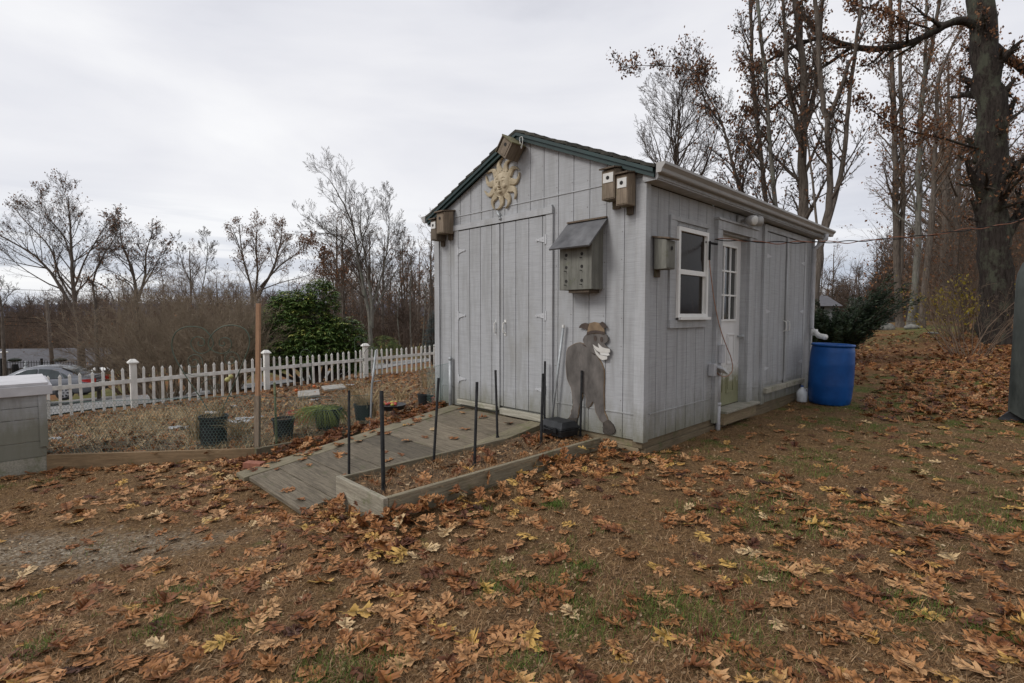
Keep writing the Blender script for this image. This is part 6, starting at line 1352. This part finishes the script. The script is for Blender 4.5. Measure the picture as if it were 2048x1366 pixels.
V, Fa, C_ = scatter(np.array([(0, 0, 0), (.5, -.12, 0), (1, 0, 0), (.5, .12, 0)]), np.array([(0, 1, 2, 3)]), np.array(Q), rotm(*np.array(RX).T), np.array(SC), np.array(CC)); npmesh('foliage', V, Fa, m_yew, C_, yt); mb.build('branches', m_twig, yt)

# ------------------------------------------------------------------ back yard things on the right
fb = at(1700, 640, 34); fe = at(1870, 636, 40)
t = thing('stockade_fence', 'grey wooden stockade fence across the back lawn', 'fence', (fb[0], fb[1], 0)); v = Vector((fe[0] - fb[0], fe[1] - fb[1], 0)); t.rotation_euler = (0, 0, math.atan2(v.y, v.x)); mb = MB(); n = int(v.length / .14)
for k in range(n):
    wp = (fb[0] + v.x * k / n, fb[1] + v.y * k / n); z0 = gh(*wp) - .1; x0 = k * .14; hh_ = 1.75 + .03 * rnd.random(); mb.box(x0, x0 + .132, 0, .02, z0, z0 + hh_).add([(x0, 0, z0 + hh_), (x0 + .132, 0, z0 + hh_), (x0 + .132, .02, z0 + hh_), (x0, .02, z0 + hh_), (x0 + .066, .01, z0 + hh_ + .09)], [(0, 1, 4), (1, 2, 4), (2, 3, 4), (3, 0, 4)])
mb.build('fence_boards', wood_mat("grey fence boards", (.09, .085, .08), (.19, .185, .18), 2), t); mb = MB()
for zz_ in (.4, 1.4): mb.box(0, n * .14, .021, .06, gh(fb[0], fb[1]) + zz_, gh(fb[0], fb[1]) + zz_ + .08)
mb.build('fence_rail', m_sill, t)
def rock(label, px, py, w_, h, seed):
    p = on_ground(px, py); g = random.Random(seed); mb = MB(); mb.ell((0, 0, h * .3), (w_ / 2, w_ * .3, h * .7), 14, 9); mb.v = [(v_[0] * (1 + .25 * noise.noise((v_[0] * 2.3 + seed, v_[1] * 2.3, v_[2] * 2.3))), v_[1] * (1 + .3 * noise.noise((v_[0] * 2 + 9, v_[1] * 2 + seed, v_[2] * 2))), max(-.2, v_[2] * (1 + .35 * noise.noise((v_[0] * 2, v_[1] * 2, seed))))) for v_ in mb.v]
    tag(mb.build('boulder', m_stone, None, True, loc=p), label, 'boulder', 'boulders edging the back lawn')
rock('long low grey boulder just left of the tree cluster', 1772, 660, .75, .30, 3); rock('flat mossy boulder right of the tree cluster', 1828, 658, .80, .22, 7); rock('pale flat stone in the leaves right of the mossy boulder', 1866, 668, .4, .08, 9)
# stacked pallets / brick pile
p = on_ground(1732, 660); t = thing('wood_stack', 'dark stack of layered boards beside the yew', 'wood pile', p)
mb = MB()
for k in range(9): mb.box(-.42 + rnd.uniform(-.04, .04), .45 + rnd.uniform(-.08, .08) - .02 * k, -.3, .3, .02 + k * .062, .058 + k * .062 - .008)
mb.build('boards', m_boxdark, t); mb = MB()
for k in range(9):
    for xx in (-.35, -.05, .25): mb.box(xx, xx + .08, -.28, .28, .052 + k * .062 - .002, .080 + k * .062)
mb.build('spacers', m_boxwood, t)
o = MB().ell((0, 0, .03), (.24, .2, .10)).build('orange_cover', M("orange plastic cover", (.36, .15, .04), .5, .2, 5), t, True); o.location = (-.1, 0, .57)
p = on_ground(1692, 655); t = thing('plastic_bin', 'small teal bin beside the board stack', 'bin', p)
MB().lathe([(.001, 0), (.15, 0), (.19, .42), (.20, .42), (.20, .45), (.17, .45), (.001, .40)], n=16).build('bin_body', M("teal plastic", (.07, .12, .11), .5, .2, 6), t, True); MB().box(-.05, .05, -.20, -.19, .2, .3).build('bin_mark', M("green mark", (.02, .2, .07), .5, .1, 5), t)
p = on_ground(1815, 636); tag(MB().tube([(0, 0, 0), (0, 0, .9)], .07, 12).ell((0, 0, .9), (.075, .075, .04)).build('white_marker_post', m_dspout, None, True, loc=(p[0], p[1] - .5, p[2])), 'short pale round post in front of the tree cluster', 'post')
# neighbouring house far right, partly behind the yew
hx = at(1650, 560, 42); t = thing('neighbour_house', 'pale low house roof showing above the yew', 'house', (hx[0], hx[1], gh(hx[0], hx[1])), R(-15))
MB().box(-5, .8, 0, 7, 0, 2.1).build('wall', m_housew2, t); MB().add([(-5.4, -.5, 2.05), (1.2, -.5, 2.05), (1.2, 3.5, 3.0), (-5.4, 3.5, 3.0), (-5.4, 7.5, 2.05), (1.2, 7.5, 2.05)], [(0, 1, 2, 3), (3, 2, 5, 4), (0, 3, 4), (1, 5, 2)]).build('roof', m_shgrey, t)
for xx in (-3.6, -1.2): MB().box(xx, xx + 1.2, -.03, .0, 1, 2).build('window', m_glass, t)
MB().box(-.4, .2, 3.2, 3.8, 2.8, 3.7).build('chimney', m_white, t)
# white rubble right lawn
p = on_ground(1880, 615 + 30)
rock('pale rock heap on the lawn beyond the flat boulder', 1885, 640, .9, .45, 12)
# tarp covered thing at the right edge
tb_ = Vector(at(2075, 700, 6.3)); zz0 = gh(tb_.x, tb_.y); t = thing('covered_umbrella', 'mossy grey tarpaulin hanging over a dark stand at the right edge', 'covered stand', (tb_.x, tb_.y, zz0))
mb = MB(); ns, nz = 28, 16; vs = []
for i in range(nz + 1):
    f = i / nz; z_ = .10 + 1.98 * f; r_ = .23 * (1 - .10 * f) * (1 if f < .82 else math.sqrt(max(.02, 1 - ((f - .82) / .19) ** 2)))
    for j in range(ns): a = 6.283 * j / ns; q = r_ * (1 + .10 * math.sin(a * 5 + f * 1.5) * (1 - f * .5)); vs.append((q * math.cos(a), q * math.sin(a), z_ + .05 * math.sin(a * 3) * (1 - f)))
mb.add(vs, [(i * ns + j, i * ns + (j + 1) % ns, (i + 1) * ns + (j + 1) % ns, (i + 1) * ns + j) for i in range(nz) for j in range(ns)]); mb.build('tarpaulin', m_tarp, t, True)
MB().tube([(0, 0, 0), (0, 0, 2.0)], .03, 8).build('pole', m_black, t); mb = MB()
for k in range(5): a = 2.6 + 1.2566 * k; mb.hexa([(.05 * math.cos(a + 1.5), .05 * math.sin(a + 1.5), 0), (.34 * math.cos(a), .34 * math.sin(a), 0), (.34 * math.cos(a) + .04, .34 * math.sin(a) + .04, 0), (-.05 * math.cos(a + 1.5), -.05 * math.sin(a + 1.5), 0), (.05 * math.cos(a + 1.5), .05 * math.sin(a + 1.5), .35), (.30 * math.cos(a), .30 * math.sin(a), .05), (.30 * math.cos(a) + .04, .30 * math.sin(a) + .04, .05), (-.05 * math.cos(a + 1.5), -.05 * math.sin(a + 1.5), .35)])
mb.build('stand_foot', m_tarpd, t)

# ------------------------------------------------------------------ left background: car, iron fence, house, pole, lines
def car():
    c0 = Vector(at(129, 800, 22)); z0 = c0.z; hd = R(196); dirv = Vector((math.cos(hd), math.sin(hd), 0)); lf = Vector((-math.sin(hd), math.cos(hd), 0))
    # rear-left wheel contact at c0: car origin at rear bumper centre
    org = c0 - dirv * 1.0 - lf * .80; t = thing('parked_car', 'dark grey sedan parked beyond the picket fence, rear to the right', 'car', (org.x, org.y, z0), hd)
    st_ = [  # x, half width, sill z, belt z, deck z (centre)
        (0.00, .60, .42, .78, .86), (.04, .78, .30, .86, .94), (.15, .84, .24, .90, 1.00), (.45, .865, .22, .91, 1.03), (.95, .875, .21, .91, 1.02), (1.6, .88, .20, .90, .95), (2.4, .88, .20, .89, .93), (3.1, .875, .21, .87, .95), (3.7, .86, .22, .80, .88), (4.15, .82, .24, .70, .78), (4.38, .68, .30, .60, .66), (4.45, .50, .40, .52, .56)]
    vs = []
    for x, w_, s, b_, d in st_: half = [(0, s), (w_ * .9, s), (w_, s + .10), (w_ * 1.01, (s + b_) / 2), (w_ * .985, b_ - .03), (w_ * .93, b_ + .015), (w_ * .6, d - .01), (0, d)]; vs += [(x, y, z) for y, z in half] + [(x, -y, z) for y, z in half[::-1][1:-1]]
    k = 14; fs = [(i * k + j, i * k + (j + 1) % k, (i + 1) * k + (j + 1) % k, (i + 1) * k + j) for i in range(len(st_) - 1) for j in range(k)]; fs += [tuple(range(k)), tuple(range((len(st_) - 1) * k, len(st_) * k))]
    body = MB().add(vs, fs).build('body', m_carp, t, True); body.modifiers.new('s', 'SUBSURF').levels = 1; body.modifiers['s'].render_levels = 1
    gs = [(.42, .70, .66, 1.0), (.75, .74, .60, 1.18), (1.15, .76, .57, 1.36), (1.7, .77, .56, 1.44), (2.2, .77, .56, 1.43), (2.65, .76, .55, 1.33), (3.0, .74, .58, 1.15), (3.38, .70, .62, .94)]
    rv = []; 
    for x, wb, wt, z in gs: rv += [(x, wb + .02, .90), (x, wt + .045, max(.93, z - .07)), (x, wt * .8, z), (x, 0, z + .025), (x, -wt * .8, z), (x, -wt - .045, max(.93, z - .07)), (x, -wb - .02, .90)]
    MB().add(rv, [(i * 7 + j, i * 7 + j + 1, (i + 1) * 7 + j + 1, (i + 1) * 7 + j) for i in range(7) for j in range(6)]).build('roof', m_carp, t, True)
    for s in (1, -1):
        for nm, pl in (('side_window', [(1.05, .93), (1.22, 1.22), (1.50, 1.31), (1.92, 1.345), (1.92, .93)]), ('side_window', [(1.99, .93), (1.99, 1.345), (2.35, 1.31), (2.72, 1.14), (2.98, .95)]), ('side_window', [(.82, .96), (1.0, 1.10), (1.15, 1.18), (.99, .95)])):
            vv = [(x, s * (lerp_tab(z, [(.90, .795), (1.36, .625)])), z) for x, z in pl]; MB().add(vv + [(a, b_ + s * .012, c) for a, b_, c in vv], [tuple(range(len(pl))), tuple(range(len(pl), 2 * len(pl)))] + [(i, (i + 1) % len(pl), len(pl) + (i + 1) % len(pl), len(pl) + i) for i in range(len(pl))]).build(nm, m_carg, t)
        tl = MB().hexa([(.015, s * .50, .70), (.30, s * .88, .74), (.30, s * .895, .78), (.00, s * .50, .86), (.015, s * .80, .70), (.34, s * .90, .82), (.36, s * .885, .86), (.00, s * .79, .88)])
        MB().add([(-.012, s * .42, .70), (-.008, s * .80, .71), (.28, s * .885, .76), (.34, s * .885, .86), (-.0, s * .82, .88), (-.015, s * .42, .86)], [(0, 1, 4, 5), (1, 2, 3, 4)]).build('tail_light', m_tail, t)
        MB().box(2.78, 2.92, min(s * .88, s * 1.0), max(s * .88, s * 1.0), .93, 1.05).build('mirror', m_carp, t, bevel=.03)
        for xw in (.98, 3.62):
            M4 = Matrix.Translation((xw, s * .80, .315)) @ Matrix.Rotation(R(90), 4, 'X')
            wo = MB().lathe([(.20, -.09), (.30, -.10), (.315, -.07), (.315, .07), (.30, .10), (.20, .09), (.20, -.09)], n=28, M4=M4).build('wheel', m_tyre, t, True)
            mb = MB(); yo = s * .095
            for q in range(7): a = q * .8976; mb.hexa([(xw + .04 * math.cos(a + 1), s * .80 + yo, .315 + .04 * math.sin(a + 1)), (xw + .20 * math.cos(a + .14), s * .80 + yo, .315 + .20 * math.sin(a + .14)), (xw + .20 * math.cos(a - .14), s * .80 + yo, .315 + .20 * math.sin(a - .14)), (xw + .04 * math.cos(a - 1), s * .80 + yo, .315 + .04 * math.sin(a - 1)),
                (xw + .04 * math.cos(a + 1), s * .80 + yo * .7, .315 + .04 * math.sin(a + 1)), (xw + .20 * math.cos(a + .14), s * .80 + yo * .7, .315 + .20 * math.sin(a + .14)), (xw + .20 * math.cos(a - .14), s * .80 + yo * .7, .315 + .20 * math.sin(a - .14)), (xw + .04 * math.cos(a - 1), s * .80 + yo * .7, .315 + .04 * math.sin(a - 1))])
            mb.lathe([(.20, yo * .95), (.185, yo * .95), (.185, 0)], n=28, M4=M4 @ Matrix.Scale(-1, 4, (0, 0, 1))); mb.lathe([(.001, 0), (.19, 0)], n=20, mi=1, M4=M4); mb.build('rim', [m_rim, m_tyre], wo)
    MB().add([(.47, .64, 1.035), (.47, -.64, 1.035), (1.17, -.54, 1.395), (1.17, .54, 1.395), (.77, .60, 1.215), (.77, -.60, 1.215)], [(0, 1, 5, 4), (4, 5, 2, 3)]).build('rear_window', m_carg, t)
    MB().box(-.03, .0, -.42, .42, .735, .765).box(.02, .10, -.55, .55, 1.00, 1.02).build('trunk_trim', m_chrome, t)
    MB().box(-.035, -.0, -.16, .16, .58, .69).build('number_plate', m_ply, t); MB().box(-.03, .03, -.66, .66, .28, .45).build('bumper', m_blackpl, t, bevel=.02)
car()
# black iron fence
fA = at(-80, 755, 31); fB = at(245, 748, 31)
t = thing('iron_fence', 'black iron railing fence behind the parked car', 'fence', (fA[0], 31, fA[2] - .1)); L_ = fB[0] - fA[0]; mb = MB(); ba = MB()
n = int(L_ / .16)
for k in range(n): ba.box(k * .16, k * .16 + .018, 0, .018, -.4, 1.1 + .02)
ba.box(0, L_, -.003, .021, .98, 1.01).box(0, L_, -.003, .021, .1, .13); ba.build('railing', m_black, t)
for xx in (0, 2.45, 4.9, 7.4, 9.9): MB().box(xx, xx + .09, -.03, .06, -.5, 1.25).build('fence_post', m_black, t)
# house below with grey roof
hA = at(-150, 740, 46); t = thing('grey_house', 'low house with long grey roof beyond the iron fence', 'house', (hA[0], 46, gh(hA[0], 46) - .5)); zr = at(0, 704, 46)[2] - (gh(hA[0], 46) - .5); zt = zr
x1_ = at(172, 704, 46)[0] - hA[0]
MB().box(0, x1_ - .3, .5, 8, 0, zt - 1.4).build('wall', m_housew, t); MB().add([(-.5, 0, zt - 1.45), (x1_, 0, zt - 1.45), (x1_, 4.2, zt + .15), (-.5, 4.2, zt - .05), (-.5, 8.4, zt - 1.45), (x1_, 8.4, zt - 1.45)], [(0, 1, 2, 3), (3, 2, 5, 4), (0, 3, 4), (1, 5, 2)]).build('roof', m_shgrey, t)
MB().add([(0, 0, 0), (1.3, 0, .12), (1.1, .8, .35), (-.2, .8, .3), (1.3, .9, .05)], [(0, 1, 2, 3), (1, 4, 2)]).build('skylight', m_white, t).location = (at(145, 735, 44)[0] - hA[0] + 0, -.3, zt - 1.75)
for px_, lb in ((31, 'round topped dark planter column on the left of the iron fence'), (122, 'dark planter column near the middle of the iron fence')):
    p = at(px_, 752, 30.4); t = thing('planter_column', lb, 'planter', (p[0], p[1], p[2] - .5)); MB().lathe([(.001, 0), (.16, 0), (.13, .3), (.17, 1.0), (.14, 1.2), (.001, 1.2)], n=10).build('column', m_black, t); MB().ell((0, 0, 1.45), (.36, .3, .12), 10, 6).tube([(-.3, 0, 1.4), (0, 0, 1.55), (.3, 0, 1.4)], .04, 5).build('shrub_top', m_yew, t)
p = at(53, 748, 24); tag(MB().lathe([(.001, 0), (.10, 0), (.10, .42), (.04, .48), (.07, .52), (.07, .58), (.02, .64), (.05, .68), (.001, .72)], n=12).build('garden_post', m_galv, None, True, loc=(p[0], p[1], p[2] - .1)), 'blue grey turned finial post left of the car roof', 'post')
p = at(8, 706, 34); t = thing('yard_lamp', 'white dome yard lamp on a thin pole at the left edge', 'lamp', (p[0], p[1], p[2] - 2)); MB().tube([(0, 0, -1), (0, 0, 2)], .03, 6).build('pole', m_black, t); MB().ell((0, 0, 2.05), (.22, .22, .07)).build('lamp_dome', m_white, t)
# utility pole and lines
p = at(108, 735, 33); q = at(93, 600, 33); t = thing('utility_pole', 'pale lichened utility pole standing behind the parked car', 'utility pole', (p[0], p[1], p[2] - 1))
MB().tube([(0, 0, -1), (q[0] - p[0], 0, q[2] - p[2] + 1)], [.12, .09], 8).build('pole', m_bark2, t, True)
for k, (ya, yb, lb) in enumerate(((577, 566, 'topmost overhead wire across the left trees'), (632, 640, 'upper of the low overhead wires on the left'), (640, 646, 'middle low overhead wire on the left'), (649, 640, 'lowest overhead wire on the left'))):
    a = Vector(at(-40, ya, 36)); b_ = Vector(at(880, yb, 60)); pts_ = [a + (b_ - a) * f - Vector((0, 0, 1.2 * 4 * f * (1 - f) * .5)) for f in [i / 24 for i in range(25)]]
    tag(MB().tube([x - a for x in pts_], .018, 4).build('overhead_wire', m_black, None, loc=a), lb, 'wire', 'overhead wires on the left')
# distant hills
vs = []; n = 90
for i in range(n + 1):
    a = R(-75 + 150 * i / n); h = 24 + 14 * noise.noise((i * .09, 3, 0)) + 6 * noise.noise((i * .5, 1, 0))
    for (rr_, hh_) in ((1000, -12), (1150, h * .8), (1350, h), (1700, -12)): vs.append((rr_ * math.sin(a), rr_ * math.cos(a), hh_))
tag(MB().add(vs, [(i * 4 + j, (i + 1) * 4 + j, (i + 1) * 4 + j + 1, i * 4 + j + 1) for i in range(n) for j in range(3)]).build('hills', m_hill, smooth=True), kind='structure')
